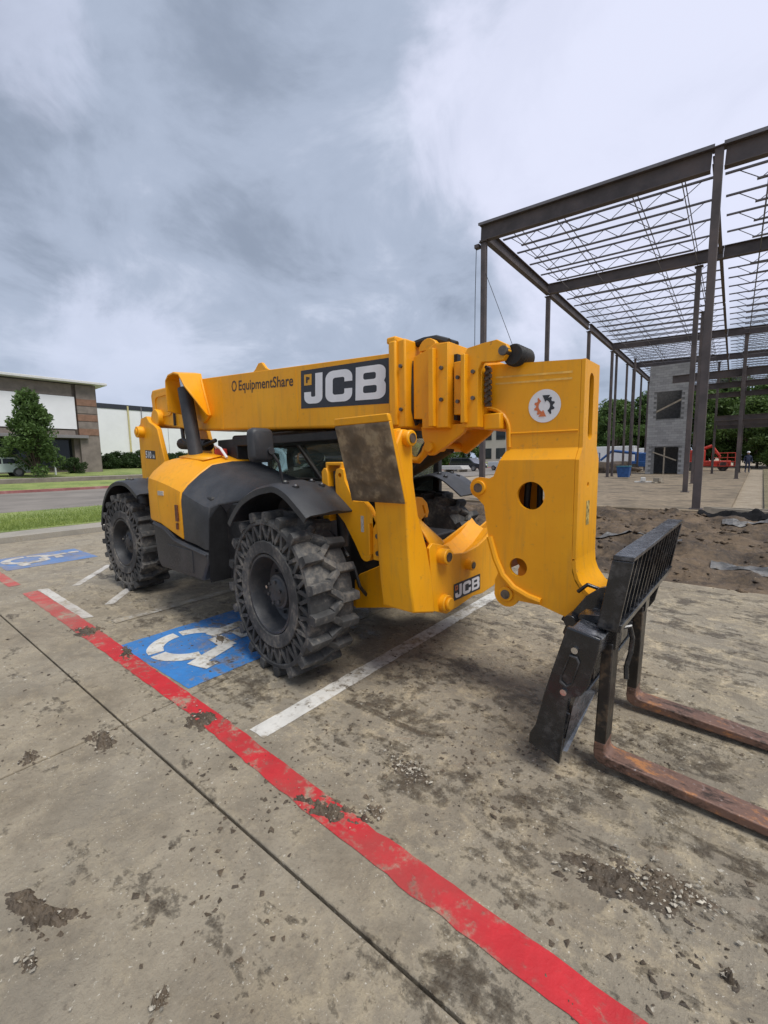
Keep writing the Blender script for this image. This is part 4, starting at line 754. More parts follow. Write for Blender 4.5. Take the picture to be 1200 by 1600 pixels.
# ---- lettering
def flat2d(loops, T, name, mat, parent, extra=None):
    """flat print: loops in the (u, v) plane placed by T"""
    if not isinstance(loops[0][0], (tuple, list)): loops = [loops]
    tri = tessellate_polygon([[Vector((p[0], p[1], 0)) for p in L] for L in loops]); fl = [p for L in loops for p in L]
    g = G(); g.add([T @ Vector((p[0], p[1], 0)) for p in fl], [tuple(t) for t in tri]); return g
def letters():
    J = [(.0, .0)]  # J C B on a height of 1
    J = arc(.22, .22, .22, 180, 270, 6)+arc(.43, .22, .22, 270, 360, 6)+[(.65, 1.0), (.40, 1.0), (.40, .30)]+arc(.36, .27, .04, 0, -90, 4)+arc(.29, .27, .04, 270, 180, 4)+[(.25, .40), (0, .40)]
    C = arc(.25, .25, .25, 180, 270, 6)+arc(.60, .25, .25, 270, 360, 6)+[(.85, .40), (.61, .40), (.61, .30)]+arc(.55, .29, .06, 0, -90, 4)+arc(.32, .31, .08, 270, 180, 4)+arc(.32, .69, .08, 180, 90, 4)+arc(.55, .71, .06, 90, 0, 4)+[(.61, .62), (.85, .62)]+arc(.60, .75, .25, 0, 90, 6)+arc(.25, .75, .25, 90, 180, 6)
    Bo = [(0, 0)]+arc(.62, .22, .22, 270, 360, 6)+[(.84, .36)]+arc(.72, .40, .12, 0, 60, 4)[0:3]+[(.79, .52)]+[(.83, .62)]+arc(.62, .79, .21, 0, 90, 6)+[(0, 1)]
    h1 = rrect(.22, .60, .20, .42, .06, 3); h2 = rrect(.22, .57, .60, .80, .06, 3)
    return J, C, Bo, h1, h2
def jcb(T, w, h, parent, tiny=False):
    J, C, Bo, h1, h2 = letters(); eps = Matrix.Translation((0, 0, .0015))
    g = flat2d([(0, 0), (w, 0), (w, h), (0, h)], T, '', '', None); o = g.build('decal_panel', 'navy', parent)
    lh = h*.77; y0 = h*.115; sx = (w*.93)/2.56*1.0; x0 = w*.045; out = G()
    def place(L, ox): return [(x0+(ox+p[0])*sx, y0+p[1]*lh) for p in L]
    for L in ([place(J, 0)], [place(C, .75)], [place(Bo, 1.70), place(h1, 1.70), place(h2, 1.70)]):
        q = flat2d(L, T @ eps, '', '', None); out.add(q.v, q.f)
    out.build('decal_letters', 'white', parent)
    q = flat2d([(x0-.0*w, h*.60), (x0+.27*sx, h*.60), (x0+.27*sx, h*.885), (x0, h*.885)], T @ eps, '', '', None); q.build('decal_square', 'orange' if tiny else plain('amber vinyl', (.72, .36, .03), .5, var=.05), parent)
    q = flat2d([(x0+.07*sx, h*.66), (x0+.13*sx, h*.66), (x0+.13*sx, h*.73), (x0+.2*sx, h*.75), (x0+.2*sx, h*.80), (x0+.07*sx, h*.83)], T @ eps @ eps, '', '', None); q.build('decal_mark', 'brown', parent)
def frame(o, u, v): 
    o, u, v = Vector(o), Vector(u).normalized(), Vector(v).normalized(); n = u.cross(v).normalized(); v = n.cross(u)
    return Matrix(((u.x, v.x, n.x, o.x), (u.y, v.y, n.y, o.y), (u.z, v.z, n.z, o.z), (0, 0, 0, 1)))
yd = YB-.2715
jcb(frame((-.33, yd, 2.063), (1.0, 0, -.052), (.0, 0, 1)), 1.005, .318, boom)
jcb(frame((-.30, 1.0575, .553), (1, 0, 0), (0, 0, 1)) if False else Matrix(((0, 0, 1, 1.0575), (1, 0, 0, -.29), (0, 1, 0, .548), (0, 0, 0, 1))), .40, .128, leg2, True)
def text(s, size, T, name, mat, parent, off=0.0):
    c = bpy.data.curves.new('txt', 'FONT'); c.body = s; c.size = size; c.offset = off; c.resolution_u = 3
    o = bpy.data.objects.new('txt', c); me = bpy.data.meshes.new_from_object(o); bpy.data.objects.remove(o); me.transform(T); me.materials.append(M[mat]); me.name = name
    return link(name, me, parent)
a_ = frame((-1.325, yd, 2.335), (1, 0, -.072), (0, 0, 1))
w0 = text('EquipmentShare', .135, Matrix.Identity(4), 'lettering', 'brown', boom, .0022); wd = max(v.co.x for v in w0.data.vertices); w0.data.transform(a_ @ Matrix.Diagonal((.90/wd, 1.0, 1, 1)))
hexo = [(.05*math.cos(a), .058*math.sin(a)) for a in np.linspace(0, 2*PI, 9)[:-1]]; hexi = [(.033*math.cos(a), .039*math.sin(a)) for a in np.linspace(0, 2*PI, 9)[:-1]]
flat2d([hexo, hexi], frame((-1.40, yd, 2.385), (1, 0, -.07), (0, 0, 1)), '', '', None).build('lettering_emblem', 'brown', boom)
# gear emblem on the boom head
ye = YH-.1375
T = frame((1.745, ye, 1.905), (1, 0, 0), (0, 0, 1)); E1 = Matrix.Translation((0, 0, .0015))
flat2d(circ(0, 0, .096, 40), T, '', '', None).build('emblem_disc', 'white', head)
def gear(a0, a1, n):
    outer = []; inner = []
    for i in range(n*4+1):
        a = a0+(a1-a0)*i/(n*4); r = .062 if (i//2) % 2 == 0 else .050; outer.append((r*math.cos(math.radians(a)), r*math.sin(math.radians(a)))); inner.append((.034*math.cos(math.radians(a)), .034*math.sin(math.radians(a))))
    return outer+inner[::-1]
flat2d(gear(-55, 78, 4), T @ E1, '', '', None).build('emblem_half_gear', 'navy', head); flat2d([(.0, .062), (.03, .026), (.045, .066)], T @ E1, '', '', None) 
flat2d([(-.012, .062), (.006, .022), (.034, .06)], T @ E1 @ E1, '', '', None).build('emblem_arrow', 'navy', head)
flat2d(gear(125, 258, 4), T @ E1, '', '', None).build('emblem_half_gear', 'orange', head); flat2d([(.012, -.062), (-.006, -.022), (-.034, -.06)], T @ E1 @ E1, '', '', None).build('emblem_arrow', 'orange', head)
g = G(); g.add([(-3.58, -.6425, 1.69), (-3.26, -.6425, 1.67), (-3.26, -.6425, 1.78), (-3.58, -.6425, 1.80)], [(0, 1, 2, 3)]); g.build('model_plate', 'navy', pv)
text('510', .125, frame((-3.575, -.644, 1.70), (1, 0, -.06), (0, 0, 1)), 'model_lettering', 'white', pv, .003); text('56', .06, frame((-3.345, -.644, 1.69), (1, 0, -.06), (0, 0, 1)), 'model_lettering', 'white', pv, .002)
# ================================================================== STEEL FRAME BUILDING
FX, FY = 1.83, 12.54                                    # its front inner column, in site axes
def F(s, t, z): return S(FX+s, FY+t, z)
SF = thing('steel_frame', 'unfinished brown steel building frame with open web roof joists and no walls', 'building frame', F(0, 0, 0), SITE)
ZR = 10.06; FALL = .042
def zr(s): return ZR-FALL*(s+6.83)
def sf(g, name, mat='steel', parent=None, bevel=0): return g.build(name, mat, parent or SF, bevel=bevel)
def ibeam(g, p0, p1, d=.55, w=.22, tw=.014, tf=.022):
    p0, p1 = Vector(p0), Vector(p1); L = (p1-p0).length; u = (p1-p0).normalized(); v = Vector((0, 0, 1)).cross(u).normalized(); wz = u.cross(v)
    T = Matrix(((u.x, v.x, wz.x, p0.x), (u.y, v.y, wz.y, p0.y), (u.z, v.z, wz.z, p0.z), (0, 0, 0, 1)))
    g.box(0, L, -w/2, w/2, -tf, 0, T); g.box(0, L, -w/2, w/2, -d, -d+tf, T); g.box(0, L, -tw/2, tw/2, -d+tf, -tf, T)
def column(s, t, z1, w=.24):
    z1 -= FALL*(s+6.83)
    g = G(); g.box(-w/2, w/2, -w/2, w/2, .05, z1); g.box(-w*.85, w*.85, -w*.85, w*.85, .03, .055); g.box(-w*.8, w*.8, -w*.8, w*.8, z1, z1+.03); o = sf(g, 'column', bevel=.012); o.location = (s, t, 0); return o
TL = [0, 7.1, 14.9, 21.7, 23.3, 27.6, 30.6, 35, 39.6, 44, 48.5]
for i, t in enumerate(TL): column(-6.83, t, ZR-.60, .185 if i < 4 else .16)
column(0, 0, ZR-.02, .20)
for s, t, w in ((-.78, 7.1, .25), (-.95, 14.2, .25), (.98, 20.9, .26), (-5.9, 25.5, .2), (1.2, 34, .24), (-.6, 30.6, .22), (7.2, 0, .24), (7.2, 7.1, .24), (7.2, 21.7, .24), (3.4, 28.5, .22)): column(s, t, ZR-.60, w*.74)
for t in (0, 7.1, 21.7, 30.6, 39.6, 48.5):
    d = .54 if t == 0 else .47
    e = .15 if t == 0 else .004
    g = G(); ibeam(g, (-6.95, t, zr(-6.95)), (-e, t, zr(-e)), d); sf(g, 'beam'); g = G(); ibeam(g, (e, t, zr(e)), (7.3, t, zr(7.3)), d); sf(g, 'beam')
for s in (-6.83, 0, 7.2):
    for a, b in zip([0, 7.1, 14.9, 21.7, 30.6, 39.6], [7.1, 14.9, 21.7, 30.6, 39.6, 48.5]): g = G(); ibeam(g, (s-(.1 if s == 0 else 0), a+.13, zr(s)-.08), (s-(.1 if s == 0 else 0), b-.13, zr(s)-.08), .42 if s < 0 else .22, .2 if s else .10); sf(g, 'beam')
for a, b in ((-7.0, -.1), (.1, 7.4)):
    g = G()
    for y0, y1, z0, z1 in ((-.14, .12, .005, .025), (-.16, -.14, -.02, .07)): g.hexa([(a, y0, zr(a)+z0), (b, y0, zr(b)+z0), (b, y1, zr(b)+z0), (a, y1, zr(a)+z0)], [(a, y0, zr(a)+z1), (b, y0, zr(b)+z1), (b, y1, zr(b)+z1), (a, y1, zr(a)+z1)])
    sf(g, 'deck_edge_angle', 'joist')
def joist_mesh(L):
    g = G(); h = .42
    for dy in (-.03, .03): g.box(0, L, dy-.016, dy+.016, -.04, 0); 
    for dy in (-.03, .03): g.box(.75, L-.75, dy-.016, dy+.016, -h, -h+.04)
    n = 12; x = .3; st = (L-.6)/n
    for k in range(n): g.cyl((x+k*st, 0, -.02 if k % 2 == 0 else -h+.02), (x+(k+1)*st, 0, -h+.02 if k % 2 == 0 else -.02), .013, 5, cap=False)
    me = g.mesh('joist', None); me.materials.append(M['joist']); return me
JL, JR = joist_mesh(6.6), joist_mesh(7.0)
tj = [7.1*k/5 for k in range(1, 5)]+[7.1+14.6*k/11 for k in range(1, 11)]+[21.7+8.9*k/7 for k in range(1, 7)]+[30.6+9*k/7 for k in range(1, 7)]+[39.6+8.9*k/7 for k in range(1, 7)]
for t in tj:
    o = link('joist', JL, SF); o.location = (-6.72, t, zr(-6.72)); o.rotation_euler = (0, math.atan(FALL), 0); o = link('joist', JR, SF); o.location = (.1, t, zr(.1)); o.rotation_euler = (0, math.atan(FALL), 0)
for s in (-5.85, -4.35, -2.1, -.85, 1.1, 3.4):
    for z in (-.03, -.41):
        g = G(); g.cyl((s, .2, zr(s)+z), (s+.0, 48, zr(s)+z), .016, 5); sf(g, 'bridging_rod', 'joist')
for a, b, z, d in (((-2.9, 21.6), (7.3, 21.6), 7.15, .5), ((-2.0, 27.5), (7.3, 27.5), 7.1, .42), ((-1.6, 33.5), (7.3, 33.5), 7.0, .42), ((-.6, 27.6), (7.3, 27.6), 4.6, .36), ((-.6, 30.5), (7.3, 30.5), 4.4, .36), ((-.6, 35), (7.3, 35), 4.3, .36), ((3.0, 20.9), (3.0, 35), 7.1, .4), ((.98, 21.05), (.98, 34), 7.1, .4)):
    g = G(); ibeam(g, (a[0], a[1], z), (b[0], b[1], z), d, .2); sf(g, 'beam')
g = G(); g.box(-7.18, -7.0, -.1, .1, ZR-.72, ZR-.60); sf(g, 'bracket_plate'); 
rp = G(); rp.tube([F(-7.12, -.05, ZR-.7), F(-7.14, -.08, 7.5), F(-7.16, -.05, 5.5), F(-7.13, -.05, 3.0)], .012, 5); tag(rp.build('hanging_rope', 'hose'), 'thin dark rope hanging straight down beside the front left steel column', 'rope')
gw = G(); gw.tube([F(-6.75, -.05, 8.4), F(-5.6, .3, 5.2), F(-4.9, .5, 3.1), F(-3.9, .8, .05)], .01, 5); tag(gw.build('guy_cable', 'hose'), 'thin slack guy cable running down from the front left steel column', 'cable')
# block tower
TW = thing('block_tower', 'grey concrete block stair tower with two openings inside the steel frame', 'tower', F(-5.3, 29, 0), SITE)
def in_open(x0, x1, z0, z1):
    for a, b, c, d in ((.62, 2.36, 4.75, 7.0), (.5, 2.26, -.1, 2.35)):
        if x1 > a+.01 and x0 < b-.01 and z1 > c+.01 and z0 < d-.01: return True
    return False
bk = G(); cw, ch = .4, .2
for c in range(46):
    z0 = .04+c*ch
    for i in range(-1, 8):
        x0 = i*cw+(cw/2 if c % 2 else 0); x1 = x0+cw; x0, x1 = max(0, x0), min(2.95, x1)
        if x1-x0 < .05 or in_open(x0, x1, z0, z0+ch): continue
        e = RNG.uniform(-.006, .006); bk.box(x0+.006, x1-.006, e, .19, z0+.006, z0+ch-.006)
    for i in range(-1, 8):
        y0 = i*cw+(cw/2 if c % 2 else 0); y1 = y0+cw; y0, y1 = max(.2, y0), min(3, y1)
        if y1-y0 < .05: continue
        e = RNG.uniform(-.006, .006); bk.box(2.76, 2.95+e, y0+.006, y1-.006, z0+.006, z0+ch-.006)
o = bk.build('block_courses', 'cmu', TW, smooth=None); o['kind'] = 'stuff'
g = G()
mor = M['sill']
for x0, x1, z0, z1 in ((0.02, .62, .04, 9.2), (2.36, 2.93, .04, 9.2), (.62, 2.36, 2.36, 4.74), (.62, 2.36, 7.01, 9.2)): g.box(x0, x1, .015, .17, z0, z1)
g.box(2.78, 2.935, .2, 2.98, .04, 9.2); g.box(0, .18, .2, 3, .04, 9.2); g.box(.18, 2.76, 2.8, 3, .04, 9.2); g.build('wall', plain('mortar', (.2, .2, .2), .9), TW)
g = G(); g.box(1.32, 1.42, .02, .12, .04, 2.35); g.hexa([(.5, .0, 2.0), (.5, .0, 1.9), (.5, .04, 1.9), (.5, .04, 2.0)], [(2.26, 0, 1.25), (2.26, 0, 1.15), (2.26, .04, 1.15), (2.26, .04, 1.25)]); g.build('door_brace', 'wood', TW); g = G(); g.hexa([(.62, .0, 5.45), (.62, .0, 5.3), (.62, .04, 5.3), (.62, .04, 5.45)], [(2.36, 0, 6.35), (2.36, 0, 6.2), (2.36, .04, 6.2), (2.36, .04, 6.35)]); g.build('window_brace', 'wood', TW)
# ================================================================== BUILDINGS
SB = thing('shop_building', 'taupe block shop building with white panels and flat pale cornice behind the young tree', 'building', S(-45, 0, 0), SITE)
def part(name, mat, par, *boxes, bevel=0):
    g = G()
    for b in boxes: g.box(*b)
    return g.build(name, mat, par, bevel=bevel)
part('wall', 'taupe', SB, (-14, 0, -40, 11.0, 7.95, 9.0), (-14, -.25, -40, 11.0, 4.9, 7.96), (-14, 0, -40, 11.0, 4.45, 4.88), (-14, -1.2, -40, 11.2, .6, 4.44), (-14, 0, 12.86, 12.95, .6, 9.05), (-14, -.3, 10.9, 12.86, .6, 9.04))
part('cornice', 'cornice', SB, (-15, .8, -41, 13.7, 9.1, 9.32), bevel=.03)
for i, y in enumerate((-20, -7.5, 5.0)): part('white_panel', 'panel', SB, (-.2, .06, y-6.1, y+6.1 if i < 2 else 11.15, 4.98, 7.9), bevel=.01)
pr = part('brick_pier', 'taupe', SB, (-.3, .12, 11.3, 12.85, .6, 9.02))
for k, z in enumerate((7.45, 6.75, 6.05, 5.35, 4.75)): part('brick_band' if k % 2 == 0 else 'block_band', 'brick' if k % 2 == 0 else 'taupe', SB, (-.28, .16, 11.28, 12.87, z-.3, z+.3), bevel=.01)
part('canopy', 'sill', SB, (-.6, .45, -40, 11.9, 4.15, 4.42), bevel=.02)
for y0, y1 in ((-9, -2.4), (-1.8, 3.6), (4.2, 11.0)):
    fr = part('storefront_window', 'parapet', SB, (-1.12, -.98, y0, y1, 1.5, 1.62), (-1.12, -.98, y0, y1, 4.0, 4.12), (-1.12, -.98, y0, y0+.12, 1.62, 4.0), (-1.12, -.98, y1-.12, y1, 1.62, 4.0), *[(-1.12, -.98, y0+(y1-y0)*k/4-.04, y0+(y1-y0)*k/4+.04, 1.62, 4.0) for k in (1, 2, 3)])
    for k in range(4): part('pane', 'store', fr, (-1.08, -1.05, y0+(y1-y0)*k/4+.05, y0+(y1-y0)*(k+1)/4-.05, 1.62, 4.0))
WB = thing('white_warehouse', 'long white flat roofed warehouse with dark parapet band and yellow pipe', 'warehouse', S(-65, 0, 0), SITE)
part('wall', 'panel', WB, (-30, 0, 8, 48, .6, 9.4)); part('parapet_band', 'parapet', WB, (-30.05, .06, 7.95, 48.05, 9.4, 10.05))
g = G(); g.cyl((.15, 23.5, 1.0), (.15, 23.5, 9.9), .11, 10); g.build('yellow_pipe', 'yelpipe', WB); g = G(); g.cyl((.12, 25.3, 1.0), (.12, 25.3, 9.9), .06, 8); g.build('downpipe', 'sill', WB)
for y in (14, 19, 29, 34): part('panel_joint', 'sill', WB, (0, .02, y, y+.05, .8, 9.4))
CB = thing('cream_office', 'cream two storey office with dark windows far behind the machine', 'building', S(-47.2, 99, 0), SITE)
part('wall', 'cream', CB, (-1, 26, 0, 14, 0, 10.6)); part('roof', 'parapet', CB, (-1.5, 26.5, -.6, 14.5, 10.6, 11.1))
for k in range(7):
    for z in (1.6, 6.2): part('window', 'store', CB, (.2+k*3.6, 2.6+k*3.6, -.06, .1, z, z+2.6))
# ================================================================== TREES AND SHRUBS
def leaves(n, clumps, size, rg):
    vs = np.zeros((n*4, 3)); c = rg.integers(0, len(clumps), n)
    for i in range(n):
        x, y, z, r = clumps[c[i]]; d = rg.normal(size=3); d /= np.linalg.norm(d); d[2] = d[2]*.8; p = np.array((x, y, z))+d*r*(rg.random()**.45)
        u = rg.normal(size=3); u /= np.linalg.norm(u); w = np.cross(u, rg.normal(size=3)); w /= np.linalg.norm(w); s_ = size*rg.uniform(.6, 1.3)
        vs[i*4:i*4+4] = (p-u*s_, p+w*s_*.45, p+u*s_, p-w*s_*.45)
    return vs, [(4*i, 4*i+1, 4*i+2, 4*i+3) for i in range(n)]
def tree_proto(h, rad, n, size, seed, mat, trunk_h, ncl=26, low=.25, cone=0.0):
    rg = np.random.default_rng(seed); cl = []
    for k in range(ncl):
        a = rg.uniform(0, 2*PI); zz = rg.uniform(low, .97); prof = math.sin(PI*min(1, (zz-low)/(1-low)*.86+.14))**.6; prof = prof*(1-cone*zz); rr = rad*prof*rg.uniform(.3, 1.0)
        cl.append((rr*math.cos(a), rr*math.sin(a), zz*h, rad*rg.uniform(.22, .42)*(1-cone*.5*zz)))
    vs, fs = leaves(n, cl, size, rg); me = bpy.data.meshes.new('crown'); me.from_pydata(vs.tolist(), [], fs); me.materials.append(M[mat])
    g = G(); g.tube([(0, 0, -.2), (.05*rad, 0, trunk_h), (.02*rad, .04*rad, h*.8)], [h*.022, h*.017, h*.004], 8)
    for k in range(0, ncl, 2): c = cl[k]; g.tube([(.04*rad, 0, trunk_h*rg.uniform(.7, 1.6)), (c[0]*.6, c[1]*.6, c[2]*.85), (c[0], c[1], c[2])], [h*.009, h*.005, h*.002], 5)
    tm = g.mesh('trunk', 40); tm.materials.append(M['bark']); return me, tm
def plant(name, proto, loc, rz, sc_, label, cat, group=None):
    r = thing(name, label, cat, loc, rz, group); r.scale = (sc_, sc_, sc_*1.0); link('crown', proto[0], r); link('trunk', proto[1], r); return r
T0 = tree_proto(6.6, 2.5, 11000, .14, 4, 'leafA', .5, 64, .06, .62)
plant('young_tree', T0, S(-39.8, 6.6, .8), .4, 1.0, 'bushy young green tree standing alone in front of the shop building', 'tree')
B1, B2, B3 = tree_proto(10, 4.4, 9000, .26, 5, 'leafB', 1.5, 34, .15), tree_proto(11, 4.0, 9000, .26, 6, 'leafA', 2, 34, .15), tree_proto(9, 4.6, 9000, .26, 8, 'leafB', 1.2, 32, .1)
PR = (B1, B2, B3); rg = np.random.default_rng(21)
DIRS = ['left of the block tower', 'right of the block tower']
def treeline(L, name, labs, grp):
    ORD = ['first', 'second', 'third', 'fourth', 'fifth', 'sixth', 'seventh', 'eighth', 'ninth', 'tenth', 'eleventh']
    def px(q): v = Rz.transposed() @ (F(q[0], q[1], 5)-Vector((2.751, -2.999, 1.6))); return v.x/v.y
    L = sorted(L, key=px, reverse=grp.endswith('left'))
    for i, (s, t, sc_) in enumerate(L): plant(name, PR[i % 3], F(s, t, 0), rg.uniform(0, 6), sc_, labs % ORD[i], 'tree', grp)
treeline([(-14, 62, 1.0), (-11.5, 66, 1.1), (-17, 58, .85), (-8.8, 60, .95), (-12.5, 54, .8), (-6.5, 66, 1.15), (-20, 62, .8)], 'woodland_tree', '%s leafy tree left of the block tower, in the row beyond the frame', 'trees beyond the steel frame on the left')
treeline([(-2.5, 64, 1.05), (1, 60, .95), (4.5, 62, 1.0), (7, 56, .9), (10.5, 60, 1.1), (3, 54, .8), (-.5, 70, 1.2), (8, 66, 1.2), (13, 54, 1.0), (5.5, 50, .75)], 'woodland_tree', '%s leafy tree right of the block tower, in the dark row behind', 'trees beyond the steel frame on the right')
for i, (x, y, sc_) in enumerate(((-33.6, 66, .62), (-36.2, 64, .66), (-39.5, 63, .6), (-43, 60, .6), (-41, 58, .55), (-47, 58, .62))): plant('car_park_tree', PR[(i+1) % 3], S(x, y, 0), i*1.3, sc_, ('green street tree behind the parked dark van, '+('right one' if i == 0 else 'left one') if i < 2 else '%s street tree left of the dark van, seen under the boom' % ('first', 'third', 'second', 'fourth')[(0, 0, 0, 1, 2, 3)[i]]), 'tree', 'street trees behind the parked vehicles' if i < 2 else 'street trees seen under the boom')
H1, H2 = tree_proto(1.7, 1.25, 5000, .085, 31, 'leafC', .05, 30, .0), tree_proto(2.1, 1.25, 5000, .085, 32, 'leafC', .05, 30, .0)
for i in range(11): plant('hedge_shrub', (H1, H2)[i % 2], S(-51+rg.uniform(-1, 1), 13.2+i*1.15, 1.1), i, rg.uniform(.85, 1.15), '%s dark green shrub in the hedge counting from the brick banded pier' % ('first', 'second', 'third', 'fourth', 'fifth', 'sixth', 'seventh', 'eighth', 'ninth', 'tenth', 'eleventh')[i], 'shrub', 'hedge shrubs along the white warehouse')
plant('pier_shrub', H1, S(-43.6, 10.2, 1.0), 1, .75, 'small shrub at the foot of the brick banded pier', 'shrub')
# ================================================================== VEHICLES AND SITE CLUTTER
def vehicle(name, prof, win, L, w, wx, mat, label, cat, loc, rz, wr=.36):
    r = thing(name, label, cat, loc, rz); g = G(); g.prism([(x, z) for x, z in prof], 1, -w/2, w/2); b = g.build('body', mat, r, bevel=.08, seg=3)
    for sgn in (-1, 1):
        for wn in win: g = G(); g.prism(wn, 1, sgn*(w/2+.012), sgn*(w/2-.02)); g.build('side_window', 'carglass', r)
        for x in wx:
            g = G(); g.cyl((x, sgn*(w/2-.22), wr), (x, sgn*(w/2+.02), wr), wr, 20); k = g.build('wheel', 'rub', r, bevel=.03); g = G(); g.cyl((x, sgn*(w/2+.015), wr), (x, sgn*(w/2+.035), wr), wr*.58, 16); g.build('rim', 'sill', k)
        g = G(); g.box(-.04, .02, sgn*w*.34-.16, sgn*w*.34+.16, .75, .9); g.build('headlight', 'white', r); g = G(); g.box(L-.02, L+.04, sgn*w*.4-.1, sgn*w*.4+.1, .8, 1.1); g.build('tail_light', 'red', r)
    return r
vehicle('parked_van', [(0, .4), (.0, .95), (.9, 1.12), (1.7, 1.78), (4.7, 1.82), (4.95, 1.2), (5.0, .4)], [[(1.25, 1.15), (1.78, 1.66), (2.9, 1.68), (2.9, 1.15)], [(3.0, 1.15), (3.0, 1.68), (4.5, 1.68), (4.7, 1.18)]], 5, 1.95, (1.0, 4.0), 'cardark', 'dark coloured van parked far behind the machine under the trees', 'van', S(-23.6, 51.2, 0), PI+SITE-.1)
vehicle('parked_pickup', [(0, .45), (0, 1.05), (1.2, 1.15), (1.9, 1.80), (3.2, 1.82), (3.5, 1.2), (5.6, 1.2), (5.6, .5)], [[(1.45, 1.2), (1.98, 1.7), (3.1, 1.7), (3.25, 1.2)]], 5.6, 1.95, (1.0, 4.5), 'carwhite', 'white pickup truck parked beyond the dark van', 'pickup truck', S(-19.0, 53.5, 0), PI+SITE-.35)
vehicle('parked_car', [(0, .35), (0, .85), (1.0, 1.0), (1.8, 1.48), (3.4, 1.5), (4.2, 1.05), (4.5, 1.0), (4.5, .35)], [[(1.35, 1.02), (1.88, 1.4), (2.6, 1.41), (2.6, 1.02)], [(2.7, 1.02), (2.7, 1.41), (3.3, 1.4), (3.8, 1.05)]], 4.5, 1.8, (.85, 3.6), 'carpale', 'pale silver green car at the left edge before the shop building', 'car', S(-42.0, 2.2, .86), SITE+PI/2)
pl = thing('sheet_stack', 'low stack of pale metal sheets on timbers seen under the boom', 'sheet stack', S(-26.5, 47, 0), SITE)
for i, z in enumerate((.35, .47, .59, .71)):
    g = G(); g.box(-2.6+.12*i, 2.6-.1*i, -1.1, 1.1, z, z+.10); g.build('sheet', 'cornice', pl, bevel=.01)
g = G()
for x in (-2, 0, 2): g.box(x-.1, x+.1, -1.15, 1.15, 0, .35)
g.build('timber', 'wood', pl)
for i, (s, t, L) in enumerate(((-16.5, 50, 7), (-12.5, 52.5, 7))):
    r = thing('box_trailer', ('long white box trailer beyond the steel frame, left one' if i == 0 else 'long white box trailer beyond the blue lift, right one'), 'trailer', F(s, t, 0), SITE)
    g = G(); g.box(0, L, 0, 2.4, .9, 3.0 if i == 0 else 2.7); g.build('body', 'carwhite', r, bevel=.05); g = G(); g.box(0, L, .4, 2.0, .6, .9); g.build('frame', 'dark', r)
    for x in (1.2, 2.2):
        g = G(); g.cyl((x, 0, .45), (x, .25, .45), .45, 18); g.build('wheel', 'rub', r)
bl_ = thing('boom_lift', 'blue boom lift parked between the columns left of the tower', 'boom lift', F(-6.4, 36.5, .03), SITE+.15)
g = G(); g.box(-1.2, 1.2, -.8, .8, .5, 1.1); g.box(-.9, .9, -.7, .7, 1.1, 1.9); g.build('turntable', 'blue', bl_, bevel=.05); g = G(); g.cyl((.6, 0, 1.7), (-3.0, 0, 2.2), .16, 10); g.cyl((-3.0, 0, 2.2), (-4.1, 0, 1.2), .12, 10); g.build('boom', 'blue', bl_)
g = G()
for p in ((-5.0, -.5), (-4.2, -.5), (-5.0, .5), (-4.2, .5)): g.cyl((p[0], p[1], .9), (p[0], p[1], 2.0), .03, 6)
for z in (1.45, 2.0): 
    for a, b in (((-5, -.5), (-4.2, -.5)), ((-5, .5), (-4.2, .5)), ((-5, -.5), (-5, .5)), ((-4.2, -.5), (-4.2, .5))): g.cyl((*a, z), (*b, z), .03, 6)
g.box(-5, -4.2, -.5, .5, .85, .92); g.build('basket', 'blue', bl_)
for x in (-.9, .9):
    for y in (-.85, .85): g = G(); g.cyl((x, y-.15, .42), (x, y+.15, .42), .42, 18); g.build('wheel', 'rub', bl_)
bn = thing('site_bin', 'small blue waste bin on the slab near the left columns', 'bin', F(-5.4, 20.0, .03), SITE)
g = G(); lo_ = [(-.34, -.3), (.34, -.3), (.34, .3), (-.34, .3)]; hi_ = [(-.42, -.38), (.42, -.38), (.42, .38), (-.42, .38)]
rings = [[(x, y, .08) for x, y in lo_], [(x, y, .82) for x, y in hi_], [(x*.9, y*.9, .82) for x, y in hi_], [(x*.9, y*.9, .14) for x, y in lo_]]; g.loft(rings); g.build('tub', 'blue', bn, bevel=.02); g = G(); g.box(-.45, .45, -.41, .41, .83, .9); g.build('lid', plain('teal bin lid', (.03, .16, .22), .5), bn, bevel=.02)
rl = thing('red_lift', 'red personnel lift with railed basket standing before the dark trees', 'lift', F(-1.3, 39.5, .03), SITE)
g = G(); g.box(-1.9, 1.9, -.8, .8, .45, 1.0); g.box(-1.7, -.2, -.7, .7, 1.0, 2.1); g.build('body', 'red', rl, bevel=.06); g = G(); g.cyl((-1.2, 0, 1.9), (.3, .2, 2.5), .15, 10); g.cyl((.3, .2, 2.5), (1.0, .2, 1.4), .12, 10); g.build('boom', 'red', rl)
g = G()
for x in (.4, 1.0, 1.6, 2.2):
    for y in (-1.5, -.7): g.cyl((x, y, .5), (x, y, 1.75), .035, 6)
for z in (.9, 1.3, 1.75):
    for a, b in (((.4, -1.5), (2.2, -1.5)), ((.4, -.7), (2.2, -.7)), ((.4, -1.5), (.4, -.7)), ((2.2, -1.5), (2.2, -.7))): g.cyl((*a, z), (*b, z), .035, 6)
g.box(.4, 2.2, -1.5, -.7, .45, .52); g.build('basket', 'red', rl)
for x in (-1.3, 1.3):
    for y in (-.9, .9): g = G(); g.cyl((x, y-.17, .45), (x, y+.17, .45), .45, 18); g.build('wheel', 'rub', rl)
